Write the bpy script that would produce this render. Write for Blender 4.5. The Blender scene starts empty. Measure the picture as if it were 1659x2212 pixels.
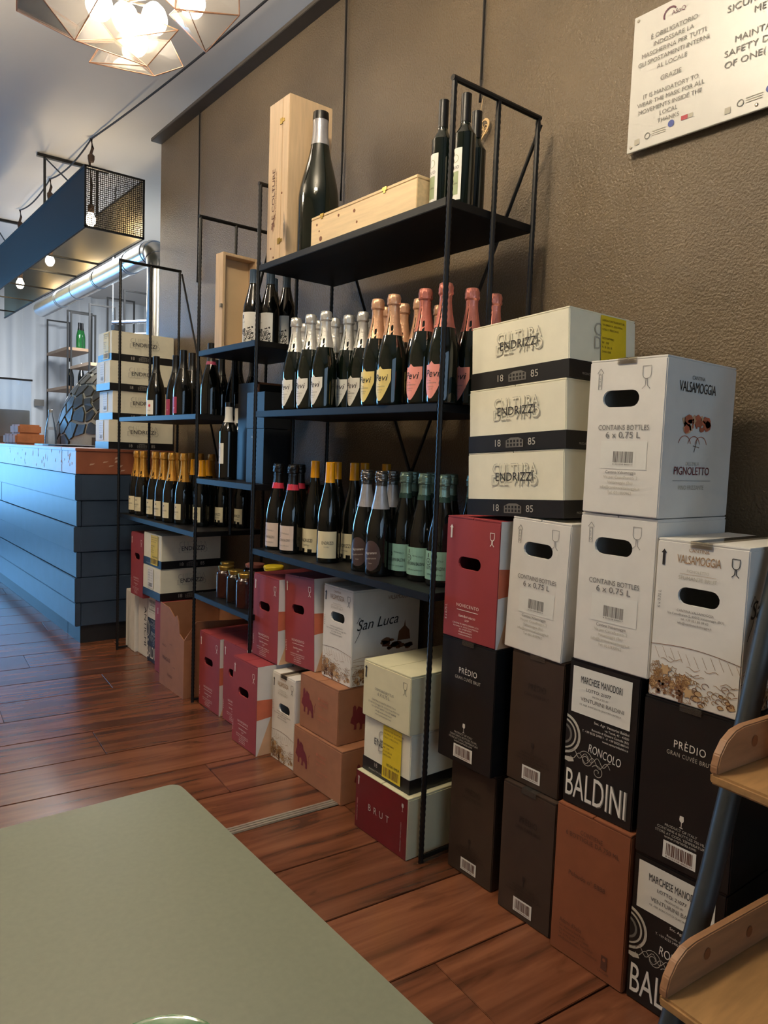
import bpy, bmesh, math, random
from math import sin, cos, pi, radians
from mathutils import Vector, Matrix

random.seed(7)
SC = bpy.context.scene
COL = SC.collection

# ---------------------------------------------------------------- camera
CAM_H = 1.12
YAW, PITCH, ROLL = 0.669473, 0.0797701, 0.0379036
_f = Vector((sin(YAW)*cos(PITCH), cos(YAW)*cos(PITCH), -sin(PITCH)))
_r0 = Vector((cos(YAW), -sin(YAW), 0)); _u0 = _r0.cross(_f)
_r = _r0*cos(ROLL) + _u0*sin(ROLL); _u = -_r0*sin(ROLL) + _u0*cos(ROLL)
cam_d = bpy.data.cameras.new('camera'); cam = bpy.data.objects.new('camera', cam_d); COL.objects.link(cam)
cam.matrix_world = Matrix(((_r.x, _u.x, -_f.x, 0), (_r.y, _u.y, -_f.y, 0), (_r.z, _u.z, -_f.z, CAM_H), (0, 0, 0, 1)))
cam_d.sensor_fit = 'VERTICAL'; cam_d.sensor_height = 24.0; cam_d.lens = 1580.3/2212*24.0
cam_d.clip_start = 0.02
SC.camera = cam

# ---------------------------------------------------------------- world, daylight, exposure
SC.view_settings.view_transform = 'Standard'; SC.view_settings.look = 'None'
SC.view_settings.gamma = 1.0; SC.view_settings.use_curve_mapping = False
SC.view_settings.exposure = 0.35
W = bpy.data.worlds.new('daylight_world'); SC.world = W; W.use_nodes = True
W.node_tree.nodes['Background'].inputs[0].default_value = (0.42, 0.62, 1.0, 1)
W.node_tree.nodes['Background'].inputs[1].default_value = 0.6

def area_light(name, loc, target, sx, sy, power, col, spread=pi):
    d = bpy.data.lights.new(name, 'AREA'); d.shape = 'RECTANGLE'; d.size = sx; d.size_y = sy
    d.energy = power; d.color = col; d.spread = spread
    o = bpy.data.objects.new(name, d); COL.objects.link(o); o.location = loc
    o.rotation_euler = (Vector(target)-Vector(loc)).to_track_quat('-Z', 'Z').to_euler()
    return o
# daylight: glazed entrance at the far left end, shop window in the left wall, window behind the camera; added fill light under the kitchen ceiling
area_light('daylight_entrance', (-.35, 10.45, 1.35), (.3, 5.0, .8), 2.2, 2.2, 80, (0.20, 0.54, 1.0), radians(125))
area_light('daylight_window', (-1.50, 8.2, 1.45), (1.2, 6.2, .2), 2.8, 2.0, 10, (0.18, 0.52, 1.0), radians(120))
area_light('daylight_rear', (.0, -2.12, 1.5), (.4, 2.0, 1.2), 2.4, 1.8, 22, (0.50, 0.74, 1.0))
area_light('kitchen_fill', (2.4, 7.4, 3.02), (2.6, 7.6, 0), 1.2, 2.0, 165, (0.90, 0.95, 1.0))

LAMP1 = Vector((1.01, 2.98, 2.76))
LAMP2 = Vector((0.28, 1.45, 2.76))
LAMP_COL = (1.0, 0.86, 0.645)
FILL_LAMP = Vector((-.25, 3.70, 2.76))  # unseen lamp, added for general warm fill on the fronts
LAMP1_W, LAMP2_W, FILL_LAMP_W = 4, 420, 285

# ---------------------------------------------------------------- materials
MATS = {}
def lin(c):
    return tuple(x/12.92 if x <= .04045 else ((x+.055)/1.055)**2.4 for x in c)
def rgb(r, g, b): return lin((r/255, g/255, b/255))
def pm(name, col, rough=.5, metal=0., spec=.5, noise=None, bump=None, coat=0., emit=None, stretch=None, var=0.):
    """Principled material; noise=(scale, amount) varies the colour, bump=(scale, strength, distance)."""
    m = bpy.data.materials.new(name); m.use_nodes = True; nt = m.node_tree
    b = nt.nodes['Principled BSDF']
    b.inputs['Base Color'].default_value = (*col, 1); b.inputs['Roughness'].default_value = rough
    b.inputs['Metallic'].default_value = metal; b.inputs['Specular IOR Level'].default_value = spec
    b.inputs['Coat Weight'].default_value = coat; b.inputs['Coat Roughness'].default_value = .08
    m.diffuse_color = (*col, 1)
    tc = nt.nodes.new('ShaderNodeTexCoord'); src = tc.outputs['Object']
    if stretch:
        mp = nt.nodes.new('ShaderNodeMapping'); mp.inputs['Scale'].default_value = stretch
        nt.links.new(src, mp.inputs['Vector']); src = mp.outputs['Vector']
    if noise is None: noise = (60, .06)
    n = nt.nodes.new('ShaderNodeTexNoise'); n.inputs['Scale'].default_value = noise[0]; n.inputs['Detail'].default_value = 4
    nt.links.new(src, n.inputs['Vector'])
    r = nt.nodes.new('ShaderNodeMapRange'); r.inputs['From Min'].default_value = .3; r.inputs['From Max'].default_value = .7
    r.inputs['To Min'].default_value = 1-noise[1]; r.inputs['To Max'].default_value = 1+noise[1]
    nt.links.new(n.outputs['Fac'], r.inputs['Value'])
    fac = r.outputs['Result']
    if var:
        oi = nt.nodes.new('ShaderNodeObjectInfo'); rv = nt.nodes.new('ShaderNodeMapRange')
        rv.inputs['To Min'].default_value = 1-var; rv.inputs['To Max'].default_value = 1+var
        nt.links.new(oi.outputs['Random'], rv.inputs['Value'])
        mu = nt.nodes.new('ShaderNodeMath'); mu.operation = 'MULTIPLY'
        nt.links.new(fac, mu.inputs[0]); nt.links.new(rv.outputs['Result'], mu.inputs[1]); fac = mu.outputs[0]
    sc = nt.nodes.new('ShaderNodeVectorMath'); sc.operation = 'SCALE'
    sc.inputs[0].default_value = col; nt.links.new(fac, sc.inputs['Scale'])
    nt.links.new(sc.outputs['Vector'], b.inputs['Base Color'])
    if bump:
        n2 = nt.nodes.new('ShaderNodeTexNoise'); n2.inputs['Scale'].default_value = bump[0]; n2.inputs['Detail'].default_value = 5
        nt.links.new(src, n2.inputs['Vector'])
        bp = nt.nodes.new('ShaderNodeBump'); bp.inputs['Strength'].default_value = bump[1]; bp.inputs['Distance'].default_value = bump[2]
        nt.links.new(n2.outputs['Fac'], bp.inputs['Height']); nt.links.new(bp.outputs['Normal'], b.inputs['Normal'])
    if emit:
        b.inputs['Emission Color'].default_value = (*emit[0], 1); b.inputs['Emission Strength'].default_value = emit[1]
    MATS[name] = m
    return m
def M(x): return MATS[x] if isinstance(x, str) else x

pm('plaster_brown', rgb(99, 84, 63), .38, spec=.45, noise=(3.0, .10), bump=(150, .75, .005))
pm('cornice_paint', rgb(62, 56, 48), .5, noise=(6, .12), bump=(40, .2, .002))
pm('ceiling_paint', rgb(206, 202, 197), .8, noise=(1.2, .03), bump=(90, .08, .001))
pm('room_paint', rgb(150, 140, 128), .8, noise=(2, .05))
pm('kitchen_white', rgb(208, 212, 216), .6, noise=(3, .03))
pm('kitchen_grey', rgb(150, 160, 172), .6, noise=(3, .05))
pm('subfloor', rgb(26, 16, 11), .8)
pm('black_steel', rgb(22, 21, 20), .42, metal=.4, noise=(120, .2), bump=(240, .2, .0006))
pm('shelf_black', rgb(12, 12, 12), .5, spec=.3, noise=(30, .15), bump=(60, .08, .001))
pm('card_white', rgb(226, 222, 214), .62, noise=(25, .03), bump=(90, .05, .0006))
pm('card_cream', rgb(236, 231, 208), .6, noise=(25, .03), bump=(90, .05, .0006))
pm('card_ivory', rgb(222, 215, 178), .6, noise=(25, .03), bump=(90, .05, .0006))
pm('card_red', rgb(150, 57, 59), .55, noise=(25, .04), bump=(90, .05, .0006))
pm('card_black', rgb(21, 20, 20), .42, noise=(25, .1), bump=(90, .05, .0006))
pm('card_brown', rgb(58, 44, 34), .5, noise=(25, .06), bump=(90, .05, .0006))
pm('card_kraft', rgb(158, 106, 73), .7, noise=(30, .06), bump=(90, .08, .0008))
pm('card_kraft_dark', rgb(134, 76, 44), .68, noise=(30, .05), bump=(90, .08, .0008))
pm('card_brut', rgb(104, 20, 26), .35, noise=(25, .05))
pm('card_inside', rgb(120, 88, 62), .8)
pm('card_slate', rgb(17, 20, 24), .45, noise=(25, .08))
pm('paper_white', rgb(228, 226, 218), .55, noise=(40, .02))
pm('paper_cream', rgb(222, 212, 178), .55, noise=(40, .03))
pm('paper_yellow', rgb(226, 198, 38), .5, noise=(40, .04))
pm('paper_pink', rgb(232, 150, 138), .5, noise=(40, .03))
pm('paper_gold', rgb(226, 204, 128), .5, noise=(40, .03))
pm('paper_mint', rgb(138, 182, 168), .5, noise=(40, .03))
pm('paper_blush', rgb(214, 196, 184), .5, noise=(40, .03))
pm('paper_magenta', rgb(158, 54, 84), .5, noise=(40, .04))
pm('paper_plum', rgb(70, 56, 56), .4, noise=(40, .05))
pm('paper_sage', rgb(150, 162, 124), .5, noise=(40, .08))
pm('ink_black', rgb(32, 28, 26), .6)
pm('ink_grey', rgb(110, 106, 100), .6)
pm('ink_pale', rgb(178, 172, 156), .6)
pm('ink_white', rgb(232, 226, 216), .55)
pm('ink_silver', rgb(190, 184, 172), .45)
pm('ink_faint', rgb(34, 25, 20), .5)
pm('ink_brown', rgb(150, 112, 66), .6)
pm('ink_sepia', rgb(122, 82, 54), .6)
pm('ink_wash', rgb(196, 162, 118), .6)
pm('ink_rust', rgb(186, 104, 74), .6)
pm('ink_orange', rgb(206, 112, 80), .6, noise=(14, .15))
pm('ink_sand', rgb(222, 178, 138), .6, noise=(14, .12))
pm('ink_wine', rgb(112, 32, 38), .6)
pm('ink_purple', rgb(92, 42, 62), .6)
pm('ink_kraft', rgb(92, 52, 34), .7)
pm('ink_blue', rgb(70, 84, 150), .6)
pm('ink_crimson', rgb(170, 60, 70), .6)
pm('ink_redlabel', rgb(206, 52, 74), .4)
pm('glass_black', rgb(9, 11, 9), .05, spec=.55, coat=.35, noise=(20, .1))
pm('glass_green_dark', rgb(12, 20, 14), .05, spec=.55, coat=.35, noise=(20, .1))
pm('glass_green', rgb(30, 96, 44), .06, spec=.6, coat=.3)
pm('foil_silver', rgb(214, 212, 206), .30, metal=.55, bump=(160, .5, .002))
pm('foil_champagne', rgb(226, 178, 142), .30, metal=.55, bump=(160, .5, .002))
pm('foil_rose', rgb(212, 132, 116), .30, metal=.55, bump=(160, .5, .002))
pm('foil_gold', rgb(206, 152, 66), .30, metal=.55, bump=(160, .5, .002))
pm('foil_gunmetal', rgb(120, 116, 112), .28, metal=.9, bump=(160, .5, .002))
pm('foil_mint', rgb(138, 164, 150), .3, metal=.7, bump=(160, .5, .002))
pm('foil_grey', rgb(166, 166, 172), .35, metal=.5, bump=(120, .4, .002))
pm('capsule_black', rgb(12, 11, 11), .36, noise=(40, .1), bump=(120, .3, .001))
pm('capsule_yellow', rgb(226, 158, 22), .32, noise=(40, .04))
pm('capsule_blue', rgb(62, 82, 104), .3, metal=.4, noise=(40, .05))
pm('capsule_pine', rgb(34, 62, 54), .4)
pm('pine', rgb(206, 178, 142), .5, noise=(7, .10), stretch=(14, 14, 1.2), bump=(20, .1, .0008))
pm('pine_flat', rgb(222, 194, 148), .5, noise=(7, .10), stretch=(14, 1.2, 14), bump=(20, .1, .0008))
pm('pine_panel', rgb(214, 186, 146), .55, noise=(9, .05))
pm('plywood', rgb(164, 124, 78), .5, noise=(6, .16), stretch=(2, 12, 12))
pm('plywood_red', rgb(150, 108, 74), .5, noise=(6, .16), stretch=(2, 12, 12))
pm('brass', rgb(168, 140, 70), .35, metal=.9)
pm('knot', rgb(120, 70, 36), .6)
pm('tube_grey', rgb(48, 52, 54), .45, metal=.15)
pm('counter_paint', rgb(50, 66, 86), .42, noise=(9, .12), bump=(30, .15, .001))
pm('counter_copper', rgb(150, 88, 62), .42, noise=(7, .15))
pm('counter_scuff', rgb(200, 170, 150), .7)
pm('counter_base', rgb(34, 36, 38), .5)
pm('table_laminate', rgb(106, 110, 93), .38, noise=(180, .05))
pm('table_edge', rgb(76, 78, 68), .5)
pm('aluminium', rgb(176, 168, 154), .35, metal=.6)
pm('zinc', rgb(200, 206, 212), .25, metal=.95, noise=(12, .06))
pm('mesh_frame', rgb(24, 23, 22), .5, metal=.3)
pm('cord_black', rgb(20, 16, 14), .8)
pm('cord_brown', rgb(66, 48, 36), .8)
pm('copper_edge', rgb(196, 150, 122), .3, metal=.8)
pm('mosaic_dark', rgb(66, 64, 56), .35, noise=(30, .2))
pm('grout', rgb(186, 182, 164), .8)
pm('oak_shelf', rgb(170, 138, 108), .5, noise=(8, .1))
pm('jar_sauce', rgb(46, 18, 14), .18, spec=.5, coat=.5, noise=(30, .25))
pm('jar_sauce_dark', rgb(26, 14, 12), .18, spec=.5, coat=.5, noise=(30, .25))
pm('lid_pink', rgb(190, 120, 108), .4)
pm('bread_paper', rgb(190, 124, 78), .7, noise=(12, .15), bump=(40, .4, .004))
pm('board_black', rgb(16, 17, 19), .35)
pm('steel_brushed', rgb(120, 116, 104), .4, metal=.7)
pm('sign_board', rgb(208, 205, 198), .35, noise=(20, .02))
pm('heart_wood', rgb(204, 172, 122), .6)
pm('twine', rgb(186, 160, 120), .9)
pm('bulb_glow', (1, .86, .66), .4, emit=((1.0, .80, .52), 30))
pm('lamp_glow', (1, .92, .8), .4, emit=((1.0, .88, .70), 9))
pm('oven_white', rgb(214, 214, 206), .6)

def wood_floor(name):
    m = bpy.data.materials.new(name); m.use_nodes = True; nt = m.node_tree; L = nt.links
    b = nt.nodes['Principled BSDF']
    tc = nt.nodes.new('ShaderNodeTexCoord'); oi = nt.nodes.new('ShaderNodeObjectInfo')
    ad = nt.nodes.new('ShaderNodeVectorMath'); ad.operation = 'MULTIPLY_ADD'
    cb = nt.nodes.new('ShaderNodeCombineXYZ')
    for i in range(3): L.new(oi.outputs['Random'], cb.inputs[i])
    L.new(cb.outputs[0], ad.inputs[0]); ad.inputs[1].default_value = (37, 53, 11); L.new(tc.outputs['Object'], ad.inputs[2])
    mp = nt.nodes.new('ShaderNodeMapping'); mp.inputs['Scale'].default_value = (.8, 9, 9); L.new(ad.outputs[0], mp.inputs['Vector'])
    n1 = nt.nodes.new('ShaderNodeTexNoise'); n1.inputs['Scale'].default_value = 2.2; n1.inputs['Detail'].default_value = 9; n1.inputs['Roughness'].default_value = .5
    n1.inputs['Distortion'].default_value = .7
    L.new(mp.outputs[0], n1.inputs['Vector'])
    cr = nt.nodes.new('ShaderNodeValToRGB'); e = cr.color_ramp.elements
    e[0].position = .30; e[0].color = (*rgb(66, 38, 25), 1); e[1].position = .80; e[1].color = (*rgb(138, 86, 58), 1)
    k = e.new(.46); k.color = (*rgb(106, 62, 40), 1)
    L.new(n1.outputs['Fac'], cr.inputs['Fac'])
    mp2 = nt.nodes.new('ShaderNodeMapping'); mp2.inputs['Scale'].default_value = (2.2, 9, 9); L.new(ad.outputs[0], mp2.inputs['Vector'])
    n2 = nt.nodes.new('ShaderNodeTexNoise'); n2.inputs['Scale'].default_value = 1.1; n2.inputs['Detail'].default_value = 6; n2.inputs['Distortion'].default_value = 1.4
    L.new(mp2.outputs[0], n2.inputs['Vector'])
    r2 = nt.nodes.new('ShaderNodeMapRange'); r2.inputs['From Min'].default_value = .30; r2.inputs['From Max'].default_value = .42
    r2.inputs['To Min'].default_value = .55; r2.inputs['To Max'].default_value = 1.0; L.new(n2.outputs['Fac'], r2.inputs['Value'])
    rv = nt.nodes.new('ShaderNodeMapRange'); rv.inputs['To Min'].default_value = .82; rv.inputs['To Max'].default_value = 1.15; L.new(oi.outputs['Random'], rv.inputs['Value'])
    mu = nt.nodes.new('ShaderNodeMath'); mu.operation = 'MULTIPLY'; L.new(r2.outputs[0], mu.inputs[0]); L.new(rv.outputs[0], mu.inputs[1])
    sc = nt.nodes.new('ShaderNodeVectorMath'); sc.operation = 'SCALE'; L.new(cr.outputs['Color'], sc.inputs[0]); L.new(mu.outputs[0], sc.inputs['Scale'])
    L.new(sc.outputs[0], b.inputs['Base Color'])
    b.inputs['Roughness'].default_value = .27; b.inputs['Specular IOR Level'].default_value = .6
    bp = nt.nodes.new('ShaderNodeBump'); bp.inputs['Strength'].default_value = .10; bp.inputs['Distance'].default_value = .002
    L.new(n1.outputs['Fac'], bp.inputs['Height']); L.new(bp.outputs[0], b.inputs['Normal'])
    MATS[name] = m
wood_floor('floor_wood')

def clear_glass(name, tint, haze, haze_col, rough=.05, ior=1.45):
    """Thin clear pane: mostly lets light through, a little haze, sharp reflections."""
    m = bpy.data.materials.new(name); m.use_nodes = True; nt = m.node_tree; L = nt.links
    nt.nodes.remove(nt.nodes['Principled BSDF']); out = nt.nodes['Material Output']
    tr = nt.nodes.new('ShaderNodeBsdfTransparent'); tr.inputs[0].default_value = (*tint, 1)
    df = nt.nodes.new('ShaderNodeBsdfTranslucent'); df.inputs[0].default_value = (*haze_col, 1)
    d2 = nt.nodes.new('ShaderNodeBsdfDiffuse'); d2.inputs[0].default_value = (*haze_col, 1)
    a0 = nt.nodes.new('ShaderNodeMixShader'); a0.inputs[0].default_value = .5; L.new(df.outputs[0], a0.inputs[1]); L.new(d2.outputs[0], a0.inputs[2])
    gl = nt.nodes.new('ShaderNodeBsdfGlossy'); gl.inputs['Roughness'].default_value = rough
    tc = nt.nodes.new('ShaderNodeTexCoord'); no = nt.nodes.new('ShaderNodeTexNoise'); no.inputs['Scale'].default_value = 6; L.new(tc.outputs['Object'], no.inputs['Vector'])
    mr = nt.nodes.new('ShaderNodeMapRange'); mr.inputs['To Min'].default_value = haze*.7; mr.inputs['To Max'].default_value = haze*1.3; L.new(no.outputs['Fac'], mr.inputs['Value'])
    m1 = nt.nodes.new('ShaderNodeMixShader'); L.new(mr.outputs[0], m1.inputs[0]); L.new(tr.outputs[0], m1.inputs[1]); L.new(a0.outputs[0], m1.inputs[2])
    lw = nt.nodes.new('ShaderNodeFresnel'); lw.inputs[0].default_value = ior
    m2 = nt.nodes.new('ShaderNodeMixShader'); L.new(lw.outputs[0], m2.inputs[0]); L.new(m1.outputs[0], m2.inputs[1]); L.new(gl.outputs[0], m2.inputs[2])
    L.new(m2.outputs[0], out.inputs[0]); MATS[name] = m
clear_glass('lamp_glass', (1., .985, .96), .15, (1, .95, .86), .05, 1.18)
clear_glass('bottle_clear', (.86, .88, .88), .18, (.8, .85, .88))
clear_glass('guard_glass', (.93, .96, .98), .10, (.85, .92, 1))
clear_glass('tumbler_green', (.10, .42, .07), .25, (.10, .36, .05))
clear_glass('window_glass', (.95, .97, 1), .04, (.8, .9, 1))
clear_glass('tape_clear', (.94, .92, .88), .08, (.8, .76, .66), .12)

def perforated(name, col, cell, hole, rough=.38, metal=.8):
    """Expanded-metal sheet, holes far too fine to build one by one."""
    m = bpy.data.materials.new(name); m.use_nodes = True; nt = m.node_tree; L = nt.links
    b = nt.nodes['Principled BSDF']; out = nt.nodes['Material Output']
    b.inputs['Base Color'].default_value = (*col, 1); b.inputs['Roughness'].default_value = rough; b.inputs['Metallic'].default_value = metal
    tc = nt.nodes.new('ShaderNodeTexCoord'); vo = nt.nodes.new('ShaderNodeTexVoronoi'); vo.inputs['Scale'].default_value = 1/cell; vo.inputs['Randomness'].default_value = .15
    L.new(tc.outputs['Object'], vo.inputs['Vector'])
    gt = nt.nodes.new('ShaderNodeMath'); gt.operation = 'LESS_THAN'; gt.inputs[1].default_value = hole; L.new(vo.outputs['Distance'], gt.inputs[0])
    tr = nt.nodes.new('ShaderNodeBsdfTransparent'); mx = nt.nodes.new('ShaderNodeMixShader')
    L.new(gt.outputs[0], mx.inputs[0]); L.new(b.outputs[0], mx.inputs[1]); L.new(tr.outputs[0], mx.inputs[2]); L.new(mx.outputs[0], out.inputs[0])
    MATS[name] = m
perforated('mesh_sheet', rgb(64, 58, 50), .012, .40)
perforated('mesh_sheet_dense', rgb(11, 11, 11), .012, .22, .45, .0)
perforated('mesh_sheet_lit', rgb(132, 116, 84), .012, .22, .42, .6)  # bulb light on the inner face is put into this gold colour

# ---------------------------------------------------------------- building helpers
class MB:
    def __init__(s): s.v = []; s.f = []
    def add(s, vs, fs):
        o = len(s.v); s.v += [tuple(p) for p in vs]; s.f += [tuple(i+o for i in q) for q in fs]; return s
    def box(s, x0, x1, y0, y1, z0, z1):
        vs = [(x, y, z) for z in (z0, z1) for y in (y0, y1) for x in (x0, x1)]
        return s.add(vs, [(0, 2, 3, 1), (4, 5, 7, 6), (0, 1, 5, 4), (2, 6, 7, 3), (0, 4, 6, 2), (1, 3, 7, 5)])
    def tube(s, pts, r, n=8, cap=True):
        pts = [Vector(p) for p in pts]; rings = []
        rs = r if isinstance(r, (list, tuple)) else [r]*len(pts)
        up = Vector((0, 0, 1))
        for i, p in enumerate(pts):
            d = (pts[min(i+1, len(pts)-1)]-pts[max(i-1, 0)]).normalized()
            a = d.cross(up)
            if a.length < 1e-3: a = d.cross(Vector((1, 0, 0)))
            a.normalize(); b = d.cross(a)
            rings.append([p+(a*cos(2*pi*k/n)+b*sin(2*pi*k/n))*rs[i] for k in range(n)])
        vs = [q for g in rings for q in g]; fs = []
        for i in range(len(pts)-1):
            for k in range(n):
                fs.append((i*n+k, i*n+(k+1) % n, (i+1)*n+(k+1) % n, (i+1)*n+k))
        if cap: fs += [tuple(range(n))[::-1], tuple((len(pts)-1)*n+k for k in range(n))]
        return s.add(vs, fs)
    def lathe(s, prof, n=24, c=(0, 0, 0), jit=None, fold=0.):
        vs = []; fs = []; fo = [random.uniform(-1, 1)*fold for k in range(n)]
        for i, (r, z) in enumerate(prof):
            for k in range(n):
                rr = r*(1+fo[k]+(random.uniform(-1, 1)*jit(z) if jit else 0))
                vs.append((c[0]+rr*cos(2*pi*k/n), c[1]+rr*sin(2*pi*k/n), c[2]+z))
        for i in range(len(prof)-1):
            for k in range(n):
                fs.append((i*n+k, i*n+(k+1) % n, (i+1)*n+(k+1) % n, (i+1)*n+k))
        fs += [tuple(range(n))[::-1], tuple((len(prof)-1)*n+k for k in range(n))]
        return s.add(vs, fs)
    def prism(s, poly, axis, a0, a1):
        """poly of 2D points extruded along axis 'x','y' or 'z'."""
        def P(p, a): return {'x': (a, p[0], p[1]), 'y': (p[0], a, p[1]), 'z': (p[0], p[1], a)}[axis]
        n = len(poly)
        return s.add([P(p, a0) for p in poly]+[P(p, a1) for p in poly],
                     [tuple(range(n))[::-1], tuple(range(n, 2*n))]+[(i, (i+1) % n, n+(i+1) % n, n+i) for i in range(n)])
    def build(s, name, mat, parent=None, smooth=False, bevel=0., loc=None, auto=None):
        me = bpy.data.meshes.new(name); me.from_pydata(s.v, [], s.f); me.update()
        o = bpy.data.objects.new(name, me); COL.objects.link(o)
        me.materials.append(M(mat))
        bm = bmesh.new(); bm.from_mesh(me); bmesh.ops.recalc_face_normals(bm, faces=bm.faces)
        if bevel: bmesh.ops.bevel(bm, geom=list(bm.edges), offset=bevel, segments=2, affect='EDGES', clamp_overlap=True)
        if smooth:
            for f in bm.faces: f.smooth = True
            for e in bm.edges:
                if len(e.link_faces) == 2 and e.calc_face_angle(0) > (auto or .7): e.smooth = False
        bm.to_mesh(me); bm.free()
        if loc: o.location = loc
        if parent: o.parent = parent
        return o

def tag(o, label, cat, group=None):
    o['label'] = label; o['category'] = cat
    if group: o['group'] = group
    return o
def thing(name, label, cat, loc=(0, 0, 0), rot=(0, 0, 0), group=None):
    o = bpy.data.objects.new(name, None); COL.objects.link(o); o.location = loc; o.rotation_euler = rot
    o.empty_display_size = .05
    return tag(o, label, cat, group)
def struct(o, label=None):
    o['kind'] = 'structure'
    if label: o['label'] = label
    return o
def copy_tree(o, parent=None):
    c = o.copy(); COL.objects.link(c); c.parent = parent
    for ch in list(o.children): copy_tree(ch, c)
    return c

# flat print: 2D shapes mapped onto a face or round a bottle
_TXT = {}
def text2d(s, space=1.0):
    key = (s, space)
    if key in _TXT: return _TXT[key]
    cu = bpy.data.curves.new('t', 'FONT'); cu.body = s; cu.size = 1.0; cu.resolution_u = 3; cu.space_character = space
    ob = bpy.data.objects.new('t', cu); COL.objects.link(ob)
    dg = bpy.context.evaluated_depsgraph_get(); me = ob.evaluated_get(dg).to_mesh()
    vs = [(v.co.x, v.co.y) for v in me.vertices]; fs = [tuple(p.vertices) for p in me.polygons]
    ob.evaluated_get(dg).to_mesh_clear(); bpy.data.objects.remove(ob); bpy.data.curves.remove(cu)
    _TXT[key] = (vs, fs); return _TXT[key]
CAP = .70
class Print:
    def __init__(s): s.d = {}
    def _g(s, name, mat, layer): return s.d.setdefault((name, mat, layer), MB())
    def poly(s, pts, mat, name='print', layer=1): s._g(name, mat, layer).add([(x, y, 0) for x, y in pts], [tuple(range(len(pts)))])
    def rect(s, u0, u1, v0, v1, mat, name='print', layer=1, nu=1):
        for i in range(nu):
            a = u0+(u1-u0)*i/nu; b = u0+(u1-u0)*(i+1)/nu
            s.poly([(a, v0), (b, v0), (b, v1), (a, v1)], mat, name, layer)
    def line(s, pts, w, mat, name='print', layer=2):
        g = s._g(name, mat, layer); n = len(pts); vs = []
        for i, p in enumerate(pts):
            a = pts[max(i-1, 0)]; b = pts[min(i+1, n-1)]; dx, dy = b[0]-a[0], b[1]-a[1]; l = math.hypot(dx, dy) or 1
            vs += [(p[0]-dy/l*w/2, p[1]+dx/l*w/2, 0), (p[0]+dy/l*w/2, p[1]-dx/l*w/2, 0)]
        g.add(vs, [(2*i, 2*i+1, 2*i+3, 2*i+2) for i in range(n-1)])
    def text(s, t, u, v, h, mat, w=None, align='C', name='lettering', layer=3, space=1.0, rot=0., shear=0.):
        vs, fs = text2d(t, space)
        if not vs: return
        x0 = min(p[0] for p in vs); x1 = max(p[0] for p in vs); k = h/CAP; kx = k
        if w: kx = w/(x1-x0)
        W_ = (x1-x0)*kx; ox = {'C': -W_/2, 'L': 0, 'R': -W_}[align]; c, sn = cos(rot), sin(rot)
        out = []
        for p in vs:
            x = (p[0]-x0)*kx+ox+shear*p[1]*k; y = p[1]*k
            out.append((u+x*c-y*sn, v+x*sn+y*c, 0))
        s._g(name, mat, layer if h < .0118 else layer+.001*(len(s.d)+1)).add(out, fs)
    def emit(s, parent, fmap, eps=.00035):
        made = []
        for (name, mat, layer), g in s.d.items():
            b = MB(); b.f = g.f; b.v = [fmap(p[0], p[1], eps*layer) for p in g.v]
            me = bpy.data.meshes.new(name); me.from_pydata(b.v, [], b.f); me.update(); me.materials.append(M(mat))
            o = bpy.data.objects.new(name, me); COL.objects.link(o); o.parent = parent; made.append((name, o))
        for host, kids in (('label', None), ('paper_label', ('barcode_patch',)), ('barcode_patch', ('barcode',)), ('side_panel', ('painted_band', 'seal')), ('shipping_sticker', ())):
            hs = [o for n_, o in made if n_ == host]
            if not hs or hs[0].parent is not parent: continue
            for n_, o in made:
                if o is not hs[0] and o.parent is parent and (kids is None or n_ in kids) and not o.children: o.parent = hs[0]
def arc(cx, cy, r, a0, a1, n=12, ry=None):
    return [(cx+r*cos(a0+(a1-a0)*i/n), cy+(ry or r)*sin(a0+(a1-a0)*i/n)) for i in range(n+1)]
def arrow(P, u, v, s, mat, outline=False, text=None):
    pts = [(u, v+s), (u+s*.36, v+s*.52), (u+s*.17, v+s*.52), (u+s*.17, v-s), (u-s*.17, v-s), (u-s*.17, v+s*.52), (u-s*.36, v+s*.52)]
    if outline: P.line(pts+[pts[0]], s*.05, mat, 'arrow_mark')
    else: P.poly(pts, mat, 'arrow_mark', 2)
    if text:
        for i, ch in enumerate(text): P.text(ch, u, v+s*.32-i*s*.36, s*.22, mat, name='arrow_mark')
def goblet(P, u, v, s, mat, lw=.06, solid=False):
    P.line([(u-s*.42, v+s), (u-s*.42, v+s*.35)]+arc(u, v+s*.3, s*.42, pi, 2*pi, 8, s*.42)+[(u+s*.42, v+s), (u-s*.42, v+s)], s*lw, mat, 'glass_mark')
    P.line([(u-s*.06, v-s*.12), (u-s*.10, v-s*.7), (u-s*.40, v-s)], s*lw, mat, 'glass_mark')
    P.line([(u+s*.06, v-s*.12), (u+s*.10, v-s*.7), (u+s*.40, v-s)], s*lw, mat, 'glass_mark')
def wineglass(P, u, v, s, mat):
    P.poly(arc(u, v+s*.45, s*.36, pi, 2*pi, 10, s*.45)+[(u+s*.30, v+s), (u-s*.30, v+s)], mat, 'glass_mark', 2)
    P.line([(u, v), (u, v-s*.8)], s*.1, mat, 'glass_mark'); P.line([(u-s*.28, v-s*.85), (u+s*.28, v-s*.85)], s*.1, mat, 'glass_mark')
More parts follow.
